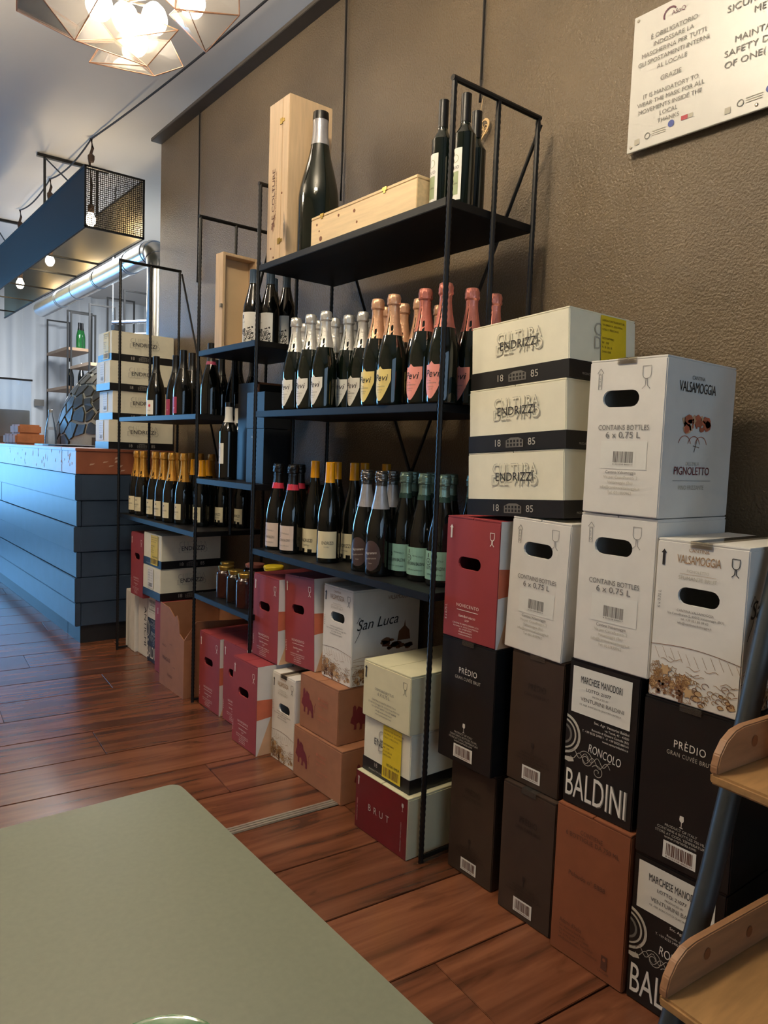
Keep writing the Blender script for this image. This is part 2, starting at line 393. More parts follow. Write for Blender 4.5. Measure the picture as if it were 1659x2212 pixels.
def barcode(P, u0, u1, v0, v1, rnd=3, patch='paper_white', ink='ink_black', digits=True):
    P.rect(u0, u1, v0, v1, patch, 'barcode_patch', 2)
    r = random.Random(rnd); w = u1-u0; h = v1-v0; x = u0+w*.1
    while x < u1-w*.1:
        b = r.choice((.008, .014, .022))*w*1.4
        P.rect(x, min(x+b, u1-w*.08), v0+h*(.2 if digits else .12), v1-h*.12, ink, 'barcode', 3); x += b+r.choice((.012, .02, .03))*w
    if digits: P.text('8 025238 880017', (u0+u1)/2, v0+h*.06, h*.09, ink, w=w*.82, name='barcode')
def small_lines(P, u, v, lines, h, mat, gap=1.75, align='C', maxw=None):
    for i, t in enumerate(lines): P.text(t, u, v-i*h*gap, h, mat, align=align)

# ================================================================ the room
CEIL = 3.12; XW = 1.70; YEND = 4.42
fl = struct(MB().box(-1.7, 4.2, -2.2, 11.2, -.06, -.012).build('floor', 'subfloor'), 'dark reddish brown plank floor')
PW, PL, TH = .245, 1.22, radians(-5)
pk = MB().box(-PL/2+.001, PL/2-.001, -PW/2+.0022, PW/2-.0022, -.012, 0)
proto = None; k = 0
for row in range(-1, 34):
    off = (row*.47) % PL
    for c in range(-2, 4):
        lx = c*PL+off-.3; ly = .10+row*PW
        x = lx*cos(TH)-ly*sin(TH); y = lx*sin(TH)+ly*cos(TH)
        if x < -1.9 or x > 2.2 or y < -.2 or y > 8.2: continue
        if proto is None:
            o = proto = pk.build('plank', 'floor_wood', fl, bevel=.0012)
        else:
            o = proto.copy(); COL.objects.link(o); o.parent = fl
        o.location = (x, y, random.uniform(-.0008, 0)); o.rotation_euler = (0, 0, TH)
struct(MB().box(-1.7, 4.2, -2.2, 11.2, CEIL, CEIL+.1).build('ceiling', 'ceiling_paint'), 'pale painted ceiling')
struct(MB().box(XW, XW+.22, -2.2, YEND, -.012, 2.905).build('wall_right', 'plaster_brown'), 'brown rough plastered wall behind the shelves')
struct(MB().box(XW-.064, XW+.22, -2.2, YEND, 2.9055, 2.925).build('trim_1', 'cornice_paint', bevel=.002), 'dark ledge along the top of the brown wall')
struct(MB().box(-1.7, 4.2, -2.3, -2.2, -.012, CEIL).build('wall_front', 'room_paint'), 'plain wall behind the camera')
wl = MB()
wl.box(-1.7, -1.6, -2.2, 6.75, -.012, CEIL); wl.box(-1.7, -1.6, 9.65, 11.2, -.012, CEIL); wl.box(-1.7, -1.6, 6.75, 9.65, -.012, .3); wl.box(-1.7, -1.6, 6.75, 9.65, 2.6, CEIL)
struct(wl.build('wall_left', 'room_paint'), 'plain wall with the shop window')
wn = struct(MB().box(-1.66, -1.65, 6.75, 9.65, .3, 2.6).build('window_1', 'window_glass'), 'large shop window')
for y in (6.79, 8.2, 9.61): MB().box(-1.69, -1.62, y-.03, y+.03, .3, 2.6).build('window_frame', 'mesh_frame', wn)
struct(MB().box(4.1, 4.2, 4.42, 11.2, -.012, CEIL).build('wall_kitchen', 'kitchen_grey'), 'blue grey kitchen side wall')
struct(MB().box(XW+.22, 4.2, 4.35, 4.42, -.012, CEIL).build('wall_return', 'kitchen_grey'), 'return wall behind the brown wall')
# pleated white far wall
P0 = []
n = 150
for i in range(n+1):
    x = -1.7+i*(5.8/n); P0.append((x, 10.7+.035*sin(i*1.05)+.012*sin(i*2.7)))
struct(MB().prism(P0+[(4.1, 11.2), (-1.7, 11.2)], 'z', -.012, CEIL).build('wall_back', 'kitchen_white', smooth=True, auto=1.2), 'pale pleated wall at the far end')
struct(MB().box(-1.6, .35, 4.75, 4.85, -.012, CEIL).build('light_blocker', 'room_paint'), 'unseen wall added left of the view to block daylight')  # added out of view to keep window daylight off the near cartons
# glazed entrance and rear window
dr = struct(MB().box(-1.45, .75, 10.52, 10.53, .05, 2.55).build('door_1', 'window_glass'), 'glazed entrance')
for x in (-1.45, -.35, .75): MB().box(x-.03, x+.03, 10.5, 10.56, 0, 2.6).build('door_frame', 'mesh_frame', dr)
w2 = struct(MB().box(-1.2, 1.2, -2.19, -2.18, .6, 2.4).build('window_2', 'window_glass'), 'window behind the camera')
for x in (-1.2, 1.2): MB().box(x-.03, x+.03, -2.2, -2.16, .6, 2.4).build('window_frame', 'mesh_frame', w2)
# aluminium threshold strip in the floor
t = thing('threshold_strip', 'ribbed aluminium strip set across the plank floor', 'floor strip', (1.10, 1.862, 0), (0, 0, radians(-3.5)))
MB().box(-.25, .22, -.018, .018, 0, .002).build('base_plate', 'aluminium', t)
for y in (-.012, 0, .012): MB().box(-.25, .22, y-.004, y+.004, .002, .0045).build('rib', 'aluminium', t)

# ================================================================ cartons
def stadium(u, v, w, h, n=7):
    r = h/2; a = w/2-r
    return arc(u+a, v, r, -pi/2, pi/2, n)+arc(u-a, v, r, pi/2, 3*pi/2, n)
def carton(label, Xf, y0, y1, z0, z1, dep, mat, front=None, side=None, hole=None, band=None, tape=None, rot=(0, 0, 0),
           group=None, name='wine_carton', flap=True, top=None, lid_mat=None):
    w, h = y1-y0, z1-z0; d = dep
    t = thing(name, label, 'box', (Xf+d/2, (y0+y1)/2, z0), rot, group)
    hb = h-(.004 if flap else 0)
    bm = bmesh.new(); bmesh.ops.create_cube(bm, size=1)
    for v in bm.verts: v.co = Vector((v.co.x*d, v.co.y*w, (v.co.z+.5)*hb))
    bmesh.ops.bevel(bm, geom=list(bm.edges), offset=.0022, segments=2, affect='EDGES')
    if hole:
        bm.faces.ensure_lookup_table()
        fr = min(bm.faces, key=lambda f: (f.calc_center_median().x, -f.calc_area()))
        ed = list(fr.edges); bmesh.ops.delete(bm, geom=[fr], context='FACES_ONLY')
        hu, hv, hw, hh = hole
        pts = stadium(hu, hv, hw, hh)
        a = [bm.verts.new((-d/2, w/2-u, v)) for u, v in pts]; b = [bm.verts.new((-d/2+.006, w/2-u, v)) for u, v in pts]
        n = len(a); inner = [bm.edges.new((a[i], a[(i+1) % n])) for i in range(n)]
        bmesh.ops.triangle_fill(bm, edges=ed+inner, use_beauty=True)
        for i in range(n): bm.faces.new((a[i], a[(i+1) % n], b[(i+1) % n], b[i]))
        bmesh.ops.recalc_face_normals(bm, faces=bm.faces)
    me = bpy.data.meshes.new('body'); bm.to_mesh(me); bm.free(); me.materials.append(M(mat))
    o = bpy.data.objects.new('body', me); COL.objects.link(o); o.parent = t
    if flap:
        g = .0012; fm = lid_mat or mat
        MB().box(-d/2+.001, d/2-.001, g, w/2-.001, hb, h-.0004).build('flap', fm, t, bevel=.0008)
        MB().box(-d/2+.001, d/2-.001, -w/2+.001, -g, hb, h).build('flap', fm, t, bevel=.0008)
    if tape: MB().box(-d/2-.0008, d/2, -.022, .022, h, h+.0006).box(-d/2-.0022, -d/2-.0012, -.022, .022, h-.012, h+.0006).build('tape', 'tape_clear', t)
    if band:
        q = .0012; bh = h*band
        MB().box(-d/2-q, d/2+q, -w/2-q, w/2+q, 0, bh).build('band', 'card_black', t)
    e0 = .0016 if band else .0004
    if front:
        P = Print(); front(P, w, h); P.emit(t, lambda u, v, e: (-d/2-e0-e, w/2-u, v))
    if side:
        P = Print(); side(P, d, h); P.emit(t, lambda u, v, e: (-d/2+u, -w/2-e0-e, v))
    return t

# ---- print layouts (u to the right, v up, metres)
def pr_novecento(P, w, h):
    i = 'ink_white'
    arrow(P, w*.10, h*.875, .018, i); goblet(P, w*.86, h*.85, .017, i, .13)
    P.text('NOVECENTO', w*.47, h*.268, .0085, i, w=w*.42, space=1.1); P.rect(w*.27, w*.67, h*.240, h*.245, i, 'rule', 2)
    P.text('lambrusco', w*.47, h*.186, .0068, i, w=w*.31); P.text('DOP', w*.47, h*.156, .005, i)
    small_lines(P, w*.45, h*.122, ['CANTINA DI CARPI E SORBARA S.C.A.', 'Via Cavata, 14 - 41012 Carpi (MO) Italy', 'tel. +39 059 643071', 'info@cantinadicarpi.it', 'www.cantinadicarpi.it'], .0040, i, 1.7)
    P.text('6 x 0,75 L', w*.075, h*.20, .007, i, rot=pi/2)
def pr_novecento_side(P, d, h):
    P.rect(.0, d, .0, h, 'card_white', 'side_panel', 1)
    P.poly([(0, h*.40), (d*.55, h*.44), (d, h*.38), (d, h*.58), (d*.5, h*.60), (0, h*.63)], 'ink_orange', 'painted_band', 2)
    P.poly([(d*.02, 0), (d*.30, 0), (d*.48, h*.40), (d*.22, h*.42)], 'ink_sand', 'painted_band', 2)
    P.poly([(d*.30, 0), (d*.75, 0), (d*.80, h*.42), (d*.48, h*.40)], 'ink_sand', 'painted_band', 2)
    P.poly(arc(d*.30, h*.80, .017, 0, 2*pi, 18), 'ink_purple', 'seal', 2); P.text('S', d*.30, h*.775, .016, 'ink_white', layer=4)
    P.text('Sorbara', d*.36, h*.70, .028, 'ink_grey', align='L', rot=.9)
ADDR = ['Cantina Valsamoggia', 'Via per Castelfranco, 2', 'Valsamoggia (Bo)', 'info@cantinavalsamoggia.it', 'Tel. 051/830962']
def pr_white(P, w, h):
    arrow(P, w*.155, h*.875, .022, 'ink_grey', True, 'ALTO'); goblet(P, w*.76, h*.87, .023, 'ink_grey', .045)
    P.text('CONTAINS BOTTLES', w*.50, h*.545, .0105, 'ink_grey', w=w*.66); P.text('6 x 0,75 L', w*.50, h*.495, .0125, 'ink_grey', w=w*.45)
    P.rect(w*.22, w*.82, h*.295, h*.475, 'paper_white', 'barcode_patch', 1)
    barcode(P, w*.36, w*.68, h*.315, h*.42, 5, 'paper_white', 'ink_grey')
    small_lines(P, w*.50, h*.265, ADDR[:1], .0062, 'ink_grey')
    small_lines(P, w*.50, h*.233, ADDR[1:], .0062, 'ink_pale', 1.75)
HOLE = lambda w, h, u=.48, v=.70, s=.50: (w*u, h*v, w*s, .030)
def pr_white_side(P, d, h):
    P.text('CANTINA', d*.43, h*.875, .008, 'ink_grey'); P.text('VALSAMOGGIA', d*.43, h*.795, .021, 'ink_black', w=d*.52, space=.95)
    r = random.Random(4)
    for k in range(26):
        cx = d*(.28+.34*r.random()); cy = h*(.53+.08*r.random()+.05*(1-abs(cx/d-.45)*4)); s = .006+.012*r.random()
        P.poly([(cx+s*cos(a)*r.uniform(.6, 1.2), cy+s*.6*sin(a)*r.uniform(.6, 1.2)) for a in [j*2*pi/7 for j in range(7)]], ('ink_sand', 'ink_orange', 'ink_rust')[k % 3], 'town_drawing', 2+k % 3)
    for k in range(7):
        x = d*(.27+.055*k); P.rect(x, x+.006, h*.57, h*(.61+.03*r.random()), 'ink_rust', 'town_drawing', 2)
    for cx in (.29, .42, .52): P.line(arc(d*cx, h*.46, d*.085, .2, pi-.2, 10, h*.06), .0016, 'ink_rust', 'town_drawing')
    P.line([(d*.43, h*.42), (d*.47, h*.51)], .0014, 'ink_sepia', 'town_drawing'); P.line([(d*.41, h*.46), (d*.50, h*.45)], .0014, 'ink_sepia', 'town_drawing')
    P.text('PIGNOLETTO', d*.42, h*.275, .0165, 'ink_wine', w=d*.50); P.text('DELL\'EMILIA', d*.42, h*.335, .007, 'ink_pale')
    P.rect(d*.16, d*.70, h*.235, h*.238, 'ink_grey', 'rule', 2); P.text('VINO FRIZZANTE', d*.42, h*.18, .009, 'ink_pale')
def vineyard(P, w, h, seed=1, top=.33):
    r = random.Random(seed); b = 'ink_brown'; s = 'ink_sepia'
    P.line([(w*x/20, h*(top+.025*sin(x*.16)-.012*x/20)) for x in range(21)], .0012, s, 'vineyard_drawing')
    for k in range(11):
        x = w*(.05+.09*k); P.line([(x+w*.02*j, h*(top-.012-.022*j)+h*.01*sin(k)) for j in range(4)], .0007, b, 'vineyard_drawing')
    for k in range(16):
        x = w*r.random()*.96; y = h*(.12+.15*r.random()); P.line([(x+w*.03*j, y+.003*sin(j*1.3+k)) for j in range(6) if x+w*.03*j < w], .0010, b, 'vineyard_drawing')
    for k in range(46):
        x = w*(.04+.46*r.random()); y = h*(.03+.20*r.random()*(1-x/w*.6)); q = .006+.008*r.random(); a0 = r.random()*6
        pts = [(x+q*cos(a+a0)*(1, .62, .85, .5)[j % 4], y+q*sin(a+a0)*(1, .62, .85, .5)[j % 4]) for j, a in enumerate([j*2*pi/12 for j in range(13)])]
        pts = [(min(max(px_, .002), w-.002), max(py_, .002)) for px_, py_ in pts]
        if k % 3 == 0: P.poly(pts[:-1], 'ink_wash', 'vineyard_drawing', 1.2+.02*k)
        P.line(pts, .0013, b if k % 3 else s, 'vineyard_drawing', 2+.01*(k % 7)); P.line([(x, max(y, .002)), (min(max(x+q*.7*cos(a0), .002), w-.002), max(y+q*.7*sin(a0), .002))], .0008, s, 'vineyard_drawing')
    for k in range(40):
        x = w*(.10+.30*r.random()); y = h*(.03+.08*r.random()); P.poly([(x+.0028*cos(a), max(y+.0028*sin(a), .002)) for a in [j*pi/4 for j in range(8)]], s, 'vineyard_drawing', 2.2)
    for k in range(30):
        x = w*(.5+.46*r.random()); y = h*(.02+.14*r.random()); q = .003+.005*r.random()
        P.line([(min(x+q*cos(a), w-.002), max(y+q*.8*sin(a), .002)) for a in [j*.8 for j in range(7)]], .0014, b if k % 2 else s, 'vineyard_drawing')
        if k % 4 == 0: P.poly([(min(x+q*1.3*cos(a), w-.002), max(y+q*.7*sin(a), .002)) for a in [j*pi/4 for j in range(8)]], 'ink_wash', 'vineyard_drawing', 1.2+.02*k)
    P.rect(w*.36, w*.41, h*.0+.002, h*.16, s, 'vineyard_drawing', 1); P.line([(w*.385, h*.01), (w*.385, h*.16)], .0012, 'ink_pale', 'vineyard_drawing')
def pr_sanluca(P, w, h):
    arrow(P, w*.085, h*.885, .016, 'ink_black'); goblet(P, w*.87, h*.875, .017, 'ink_black', .09)
    P.text('CANTINA', w*.48, h*.935, .0065, 'ink_brown'); P.text('VALSAMOGGIA', w*.48, h*.862, .0165, 'ink_brown', w=w*.48, space=.95)
    P.text('PIGNOLETTO', w*.48, h*.81, .0052, 'ink_pale'); P.rect(w*.28, w*.68, h*.797, h*.799, 'ink_brown', 'rule', 2)
    P.text('SPUMANTE BRUT', w*.48, h*.762, .0075, 'ink_pale', w=w*.42)
    P.text('6 x 0,75 L', w*.08, h*.62, .0062, 'ink_grey', rot=pi/2)
    small_lines(P, w*.48, h*.565, ['CANTINA VALSAMOGGIA', 'Via Castelfranco 2, 40053 Valsamoggia (BO)', 'tel. +39 051 83 09 62', 'info@cantinavalsamoggia.it'], .0045, 'ink_grey', 1.8)
    vineyard(P, w, h)
def pr_sanluca_side(P, d, h):
    P.text('San Luca', d*.36, h*.60, .034, 'ink_black', w=d*.60, shear=.35, rot=.06)
    P.line([(d*.04, h*.46), (d*.10, h*.55), (d*.14, h*.68), (d*.10, h*.72), (d*.06, h*.66)], .002, 'ink_black', 'lettering')
    P.text('VALSAMOGGIA', d*.66, h*.875, .014, 'ink_sepia', w=d*.32)
    r = random.Random(9)
    for k in range(16):
        x = d*(.42+.46*r.random()); y = h*(.33+.12*r.random()); q = .010+.012*r.random()
        P.poly([(x+q*cos(a)*r.uniform(.7, 1.2), y+q*.45*sin(a)) for a in [j*2*pi/8 for j in range(8)]], r.choice(('ink_sepia', 'ink_kraft')), 'hill_drawing', 2)
    P.poly([(d*.66, h*.42), (d*.86, h*.42), (d*.84, h*.52), (d*.78, h*.57), (d*.77, h*.64), (d*.755, h*.57), (d*.68, h*.52)], 'ink_sepia', 'hill_drawing', 3)
    for k in range(5): P.line([(d*(.02+.05*j), h*(.28-.035*k+.02*sin(j*.4+k))) for j in range(20)], .0010, 'ink_brown', 'hill_drawing')
    vineyard(P, d, h*.75, 5, .28)
def pr_endrizzi(P, w, h):
    P.text('CULTURA', w*.52, h*.655, .026, 'ink_pale', w=w*.46); P.text('DEL VINO', w*.52, h*.475, .026, 'ink_pale', w=w*.48)
    P.text('CULTURA', w*.52, h*.662, .0235, 'card_cream', w=w*.445, layer=4); P.text('DEL VINO', w*.52, h*.482, .0235, 'card_cream', w=w*.465, layer=4)
    P.text('ENDRIZZI', w*.52, h*.545, .021, 'ink_black', w=w*.385, layer=6)
    P.text('18', w*.33, h*.075, .017, 'ink_silver', layer=3); P.text('85', w*.68, h*.075, .017, 'ink_silver', layer=3)
    u, v, s = w*.505, h*.05, h*.15
    P.poly([(u-.028, v), (u+.028, v), (u+.028, v+s*.72), (u+.012, v+s), (u-.012, v+s), (u-.028, v+s*.72)], 'ink_grey', 'house_drawing', 2)
    for a in range(5):
        for b in range(2): P.rect(u-.024+a*.0105, u-.018+a*.0105, v+.003+b*.009, v+.009+b*.009, 'card_black', 'house_drawing', 3)
def pr_endrizzi_end(sticker=True, logo=True):
    def fn(P, w, h):
        P.text('PRODUCT OF ITALY', w*.30, h*.06, .005, 'ink_silver')
        if logo: P.text('C', w*.40, h*.66, .03, 'ink_pale'); P.text('D', w*.40, h*.46, .03, 'ink_pale')
        if sticker:
            u0, u1 = w*.44, w*.83; v0, v1 = h*.06, h*.97
            P.rect(u0, u1, v0, v1, 'paper_yellow', 'shipping_sticker', 5)
            r = random.Random(2)
            for k, t in enumerate(['LABORATORI TRASPORTI SRL', 'VIA EMILIA 14 - BOLOGNA', 'COLLI 3 / PESO 24 KG', '', 'DESTINATARIO', 'RIF.  2107', 'N. 18  DEL 05', 'DATA 12/05']):
                if t: P.text(t, u0+.004, v1-.014-k*.0105, .0048, 'ink_kraft', align='L', layer=7)
            P.text('REGGIO EMILIA', u1-.004, v0+h*.23, .0075, 'ink_black', align='R', layer=7, w=(u1-u0)*.7)
            x = u0+.006
            while x < u1-.008:
                b = r.choice((.001, .0018, .0026)); P.rect(x, x+b, v0+.006, v0+h*.19, 'ink_kraft', 'shipping_sticker', 6); x += b+r.choice((.0012, .002, .003))
    return fn
def pr_endrizzi_label(P, w, h):
    P.rect(w*.30, w*.62, h*.30, h*.95, 'paper_white', 'paper_label', 3)
    for k in range(7): P.text('LOTTO 21 - 6 x 0,75 L', w*.46, h*.86-k*.013, .0042, 'ink_grey', layer=5)
    barcode(P, w*.34, w*.58, h*.32, h*.48, 8, 'paper_white', 'ink_grey', False)
def pr_predio(ink='ink_white', ink2='ink_silver', sm='ink_silver'):
    def fn(P, w, h):
        P.text('PRÈDIO', w*.52, h*.735, .0155, ink, w=w*.33, space=1.15); P.text('GRAN CUVÉE BRUT', w*.52, h*.685, .0085, ink2, w=w*.47, space=1.15)
        wineglass(P, w*.49, h*.300, .013, ink)
        small_lines(P, w*.49, h*.240, ['PRODUCT OF ITALY', 'CONTAINS 6 BOTTLES 750 ML', 'STORE AT COOL TEMPERATURE'], .0052, sm, 1.6)
        P.text('www.mariotta.com', w*.49, h*.168, .0062, ink2, w=w*.34)
        barcode(P, w*.315, w*.665, h*.045, h*.152, 11, 'paper_white', 'ink_kraft', True)
    return fn
def pr_baldini(P, w, h):
    u0, u1, v0, v1 = w*.06, w*.90, h*.64, h*.955
    P.rect(u0, u1, v0, v1, 'paper_white', 'paper_label', 2); r = random.Random(6)
    P.text('MARCHESE MANODORI', (u0+u1)/2, v1-.034, .0155, 'ink_black', w=(u1-u0)*.70, layer=4)
    P.text('LOTTO: 21077', (u0+u1)/2-.006, v1-.050, .0070, 'ink_black', layer=4); P.text('PRODUCED BY', (u0+u1)/2, v1-.0605, .0042, 'ink_grey', layer=4)
    P.text('VENTURINI BALDINI', (u0+u1)/2+.004, v1-.074, .0085, 'ink_grey', layer=4); P.text('AZ. AGR. RONCOLO DI QUATTRO CASTELLA', (u0+u1)/2, v1-.084, .0036, 'ink_grey', layer=4)
    for k, t in enumerate(['Soc. Agr. Venturini Baldini', 'via Turati, 42 - 42020', 'Roncolo di Quattro Castella (RE)', 'T. +39 0522 249011 - F. +39 0522 888141', 'www.venturinibaldini.it']):
        P.text(t, w*.90, h*.605-k*.0085, .0058 if k == 0 else .0048, 'ink_white', align='R')
    P.text('RONCOLO', w*.58, h*.395, .0185, 'ink_white', w=w*.46, rot=-.10)
    P.text('BALDINI', w*.485, h*.055, .064, 'ink_grey', w=w*.88); P.text('BALDINI', w*.475, h*.060, .062, 'ink_white', w=w*.86, layer=4)
    # crest at the left edge with scrolls
    for rr, mt in ((.046, 'ink_silver'), (.040, 'card_black'), (.035, 'ink_silver'), (.031, 'card_black'), (.024, 'ink_grey'), (.019, 'card_black')):
        P.poly([(max(u, .001), v) for u, v in arc(-.006, h*.475, rr, -pi/2, pi/2, 16)], mt, 'crest', 2+int((.047-rr)*200))
    P.poly([(.001, h*.315), (.022, h*.325), (.026, h*.30), (.012, h*.285), (.001, h*.29)], 'ink_silver', 'crest', 2)
    for c, (x, y, q) in enumerate(((.058, h*.345, .020), (.088, h*.29, .016))):
        P.line([(x+q*(1-i/34)*cos(2.6-i*.32), y+q*(1-i/34)*sin(2.6-i*.32)) for i in range(30)], .0013, 'ink_silver', 'scroll')
    P.line([(.016+.0045*i, h*.36+.008*sin(i*.9)) for i in range(24)], .0013, 'ink_silver', 'scroll')
    P.line([(.016+.0045*i, h*.345-.009*sin(i*.8+.6)) for i in range(24)], .0013, 'ink_silver', 'scroll')
def pr_kraft(P, w, h):
    k = 'ink_kraft'
    P.text('CONTIENE', w*.50, h*.855, .0105, k, w=w*.30); P.text('6 BOTTIGLIE DA 750 ML', w*.51, h*.815, .0105, k, w=w*.72)
    P.text('Pelaudo n° 8888', w*.47, h*.56, .0105, k, w=w*.50)
    P.text('Adami d\'Italia', w*.13, h*.215, .0105, k, align='L', w=w*.31)
    for i, t in enumerate(['Soc. Agricola Sant\'Anna', 'Via Provinciale 12 - 12040', 'Tel. 0173 61 38 00 - Fax 0173 61', 'info@aziendaadami.it - www.adami.it']): P.text(t, w*.13, h*.185-i*.0095, .0055, k, align='L', w=w*(.36+.06*i))
    P.rect(w*.72, w*.80, h*.075, h*.165, k, 'emblem', 1); P.poly(arc(w*.76, h*.14, .004, 0, 2*pi, 10), 'card_kraft_dark', 'emblem', 2)
    P.text('LANGHE', w*.76, h*.05, .005, k)
def pr_lion(P, w, h, side=False):
    ox, oy, s = (w*.05, h*.32, .075) if not side else (w*.18, h*.25, .075)
    L = [(.0, .30), (.06, .52), (.12, .62), (.13, .98), (.22, 1.06), (.30, .95), (.31, .80), (.42, .98), (.62, .86), (.66, .66), (.78, .60), (.92, .44), (.98, .20), (1.0, -.12), (.86, -.14), (.86, .02), (.76, .14), (.66, .12), (.64, -.08), (.50, -.10), (.54, .10), (.48, .24), (.34, .20), (.34, -.04), (.20, -.04), (.22, .16), (.12, .24)]
    P.poly([(ox+s*a, oy+s*b) for a, b in L], 'ink_wine', 'lion_emblem', 1)
    P.line([(ox+s*.98, oy+s*.25), (ox+s*1.12, oy+s*.15), (ox+s*1.10, oy+s*.45), (ox+s*1.2, oy+s*.6)], .0018, 'ink_wine', 'lion_emblem')
    if not side:
        for i, t in enumerate(['■ VENEZIA', 'SELEZIONE', 'VINI']): P.text(t, w*.50, h*.66-i*.016, .008, 'ink_rust', align='L', name='lettering')
        for i, t in enumerate(['Contiene 6 bottiglie', 'www.vini.it']): P.text(t, w*.50, h*.36-i*.013, .006, 'ink_rust', align='L')
def pr_cream(P, w, h):
    arrow(P, w*.06, h*.80, .018, 'ink_black'); goblet(P, w*.89, h*.76, .018, 'ink_black', .06)
    P.text('CONTAINS BOTTLES', w*.47, h*.535, .0072, 'ink_grey', w=w*.40); P.text('6 X 0,75 L', w*.46, h*.455, .0095, 'ink_grey', w=w*.25)
    small_lines(P, w*.47, h*.34, ['CANTINA DI SANTA CROCE S.C.A.', 'SS 468 di Correggio, 35 - 41012 Carpi (MO) Italy', 'Tel. +39 059 664007 - Fax 059 664608', 'info@cantinasantacroce.it', 'www.cantinasantacroce.it'], .0050, 'ink_grey', 1.9)
def pr_brut(P, w, h):
    P.rect(.001, w-.001, .001, h-.001, 'card_brut', 'front_panel', 1)
    P.text('BRUT', w*.47, h*.42, .020, 'ink_silver', w=w*.40, space=1.9, layer=3)
    arrow(P, w*.06, h*.84, .014, 'ink_silver'); wineglass(P, w*.91, h*.82, .012, 'ink_silver')
    P.text('HANDLE WITH CARE - FRAGILE', w*.055, h*.32, .0035, 'ink_silver', rot=pi/2); P.text('MADE IN ITALY - METODO CLASSICO', w*.90, h*.10, .0035, 'ink_silver', rot=pi/2, align='L')
def H(w, v=.70, s=.50, u=.48, hh=.030): return lambda h: (w*u, h*v, w*s, hh)

# ---- right-hand stack, far column to near column
T = 'in the tall stacks right of the shelves'
carton('dark brown wine carton on the floor beside the nearest shelf post', 1.365, 1.222, 1.385, 0, .308, .26, 'card_brown', pr_predio('ink_faint', 'ink_faint', 'ink_faint'), tape=True)
carton('black PRÈDIO carton with a white barcode, between dark brown and red cartons', 1.342, 1.222, 1.420, .309, .640, .28, 'card_black', pr_predio(), tape=True)
carton('red NOVECENTO carton on top of the black PRÈDIO carton', 1.342, 1.228, 1.421, .641, .963, .27, 'card_red', pr_novecento, pr_novecento_side, hole=(.194*.46, .322*.63, .194*.42, .032))
carton('dark brown wine carton on the floor left of the orange kraft carton', 1.345, 1.016, 1.180, 0, .327, .27, 'card_brown', pr_predio('ink_faint', 'ink_faint', 'ink_faint'), tape=True)
carton('brown wine carton under a white carton, left of a BALDINI carton', 1.360, 1.026, 1.186, .328, .653, .26, 'card_brown', pr_predio('ink_faint', 'ink_faint', 'ink_faint'), tape=True)
carton('white 6 x 0,75 L carton between the red and the wider white carton', 1.356, 1.036, 1.212, .654, .978, .27, 'card_white', pr_white, hole=(.176*.48, .324*.775, .176*.50, .034), rot=(radians(1.5), 0, 0))
carton('orange brown kraft carton reading CONTIENE 6 BOTTIGLIE on the floor', 1.331, .812, 1.003, 0, .346, .27, 'card_kraft_dark', pr_kraft)
carton('black BALDINI carton resting on the orange kraft carton', 1.343, .822, 1.000, .347, .679, .27, 'card_black', pr_baldini)
carton('white 6 x 0,75 L carton resting on the black BALDINI carton', 1.340, .806, .992, .680, 1.008, .275, 'card_white', pr_white, hole=(.186*.46, .328*.795, .186*.50, .036))
carton('topmost white carton with VALSAMOGGIA PIGNOLETTO on its side', 1.336, .806, .988, 1.010, 1.336, .278, 'card_white', pr_white, pr_white_side, hole=(.182*.44, .326*.745, .182*.48, .035), tape=True)
carton('black BALDINI carton on the floor behind the ladder rack', 1.338, .612, .806, 0, .320, .27, 'card_black', pr_baldini)
carton('black PRÈDIO carton beside the grey ladder pole', 1.335, .608, .806, .321, .652, .28, 'card_black', pr_predio(), tape=True)
carton('white vineyard-drawing VALSAMOGGIA carton on top of the PRÈDIO carton by the ladder', 1.335, .617, .800, .654, .974, .28, 'card_white', pr_sanluca, pr_sanluca_side, hole=(.183*.50, .320*.665, .183*.46, .034), tape=True)
tl = radians(-3.4)
zz = .9675
for i, lb in enumerate(['lowest of the three cream ENDRIZZI cartons stacked on red and white cartons', 'middle one of the three cream ENDRIZZI cartons right of the shelves', 'topmost cream ENDRIZZI carton with a yellow shipping sticker on its end']):
    o = carton(lb, 1.362+.003*(i == 2), 1.056+.005*i, 1.366+.005*i, zz, zz+.1605, .26, 'card_cream', pr_endrizzi, pr_endrizzi_end(i == 2), band=.26, group='three stacked ENDRIZZI cartons')
    o.rotation_euler = (tl, 0, 0); o.location.z += .0102
    zz += .1615

# ---- under the shelves, from near to far
carton('dark red BRUT carton on the floor by the nearest shelf post', 1.278, 1.459, 1.700, 0, .176, .30, 'card_ivory', pr_brut, lambda P, d, h: P.text('ROSSO', d*.62, h*.40, .03, 'ink_black', align='L'))
carton('cream ENDRIZZI carton with yellow sticker on the dark red BRUT carton', 1.296, 1.478, 1.692, .177, .346, .30, 'card_cream', lambda P, w, h: (P.text('ENDRIZZI', w*.5, h*.55, .02, 'ink_black', w=w*.5), P.text('18', w*.30, h*.15, .012, 'ink_silver'), P.text('CORK', w*.55, h*.075, .009, 'ink_silver'), pr_endrizzi_end(True)(P, w, h)), band=.24)
carton('ivory CONTAINS BOTTLES 6 X 0,75 L carton on the ENDRIZZI carton', 1.284, 1.474, 1.690, .347, .514, .31, 'card_ivory', pr_cream)
carton('lower kraft carton with a winged lion emblem', 1.308, 1.818, 2.108, 0, .176, .28, 'card_kraft', pr_lion, lambda P, d, h: pr_lion(P, d, h, True), group='kraft lion cartons')
carton('upper kraft carton with a winged lion emblem', 1.318, 1.862, 2.092, .177, .361, .27, 'card_kraft', pr_lion, lambda P, d, h: pr_lion(P, d, h, True), group='kraft lion cartons')
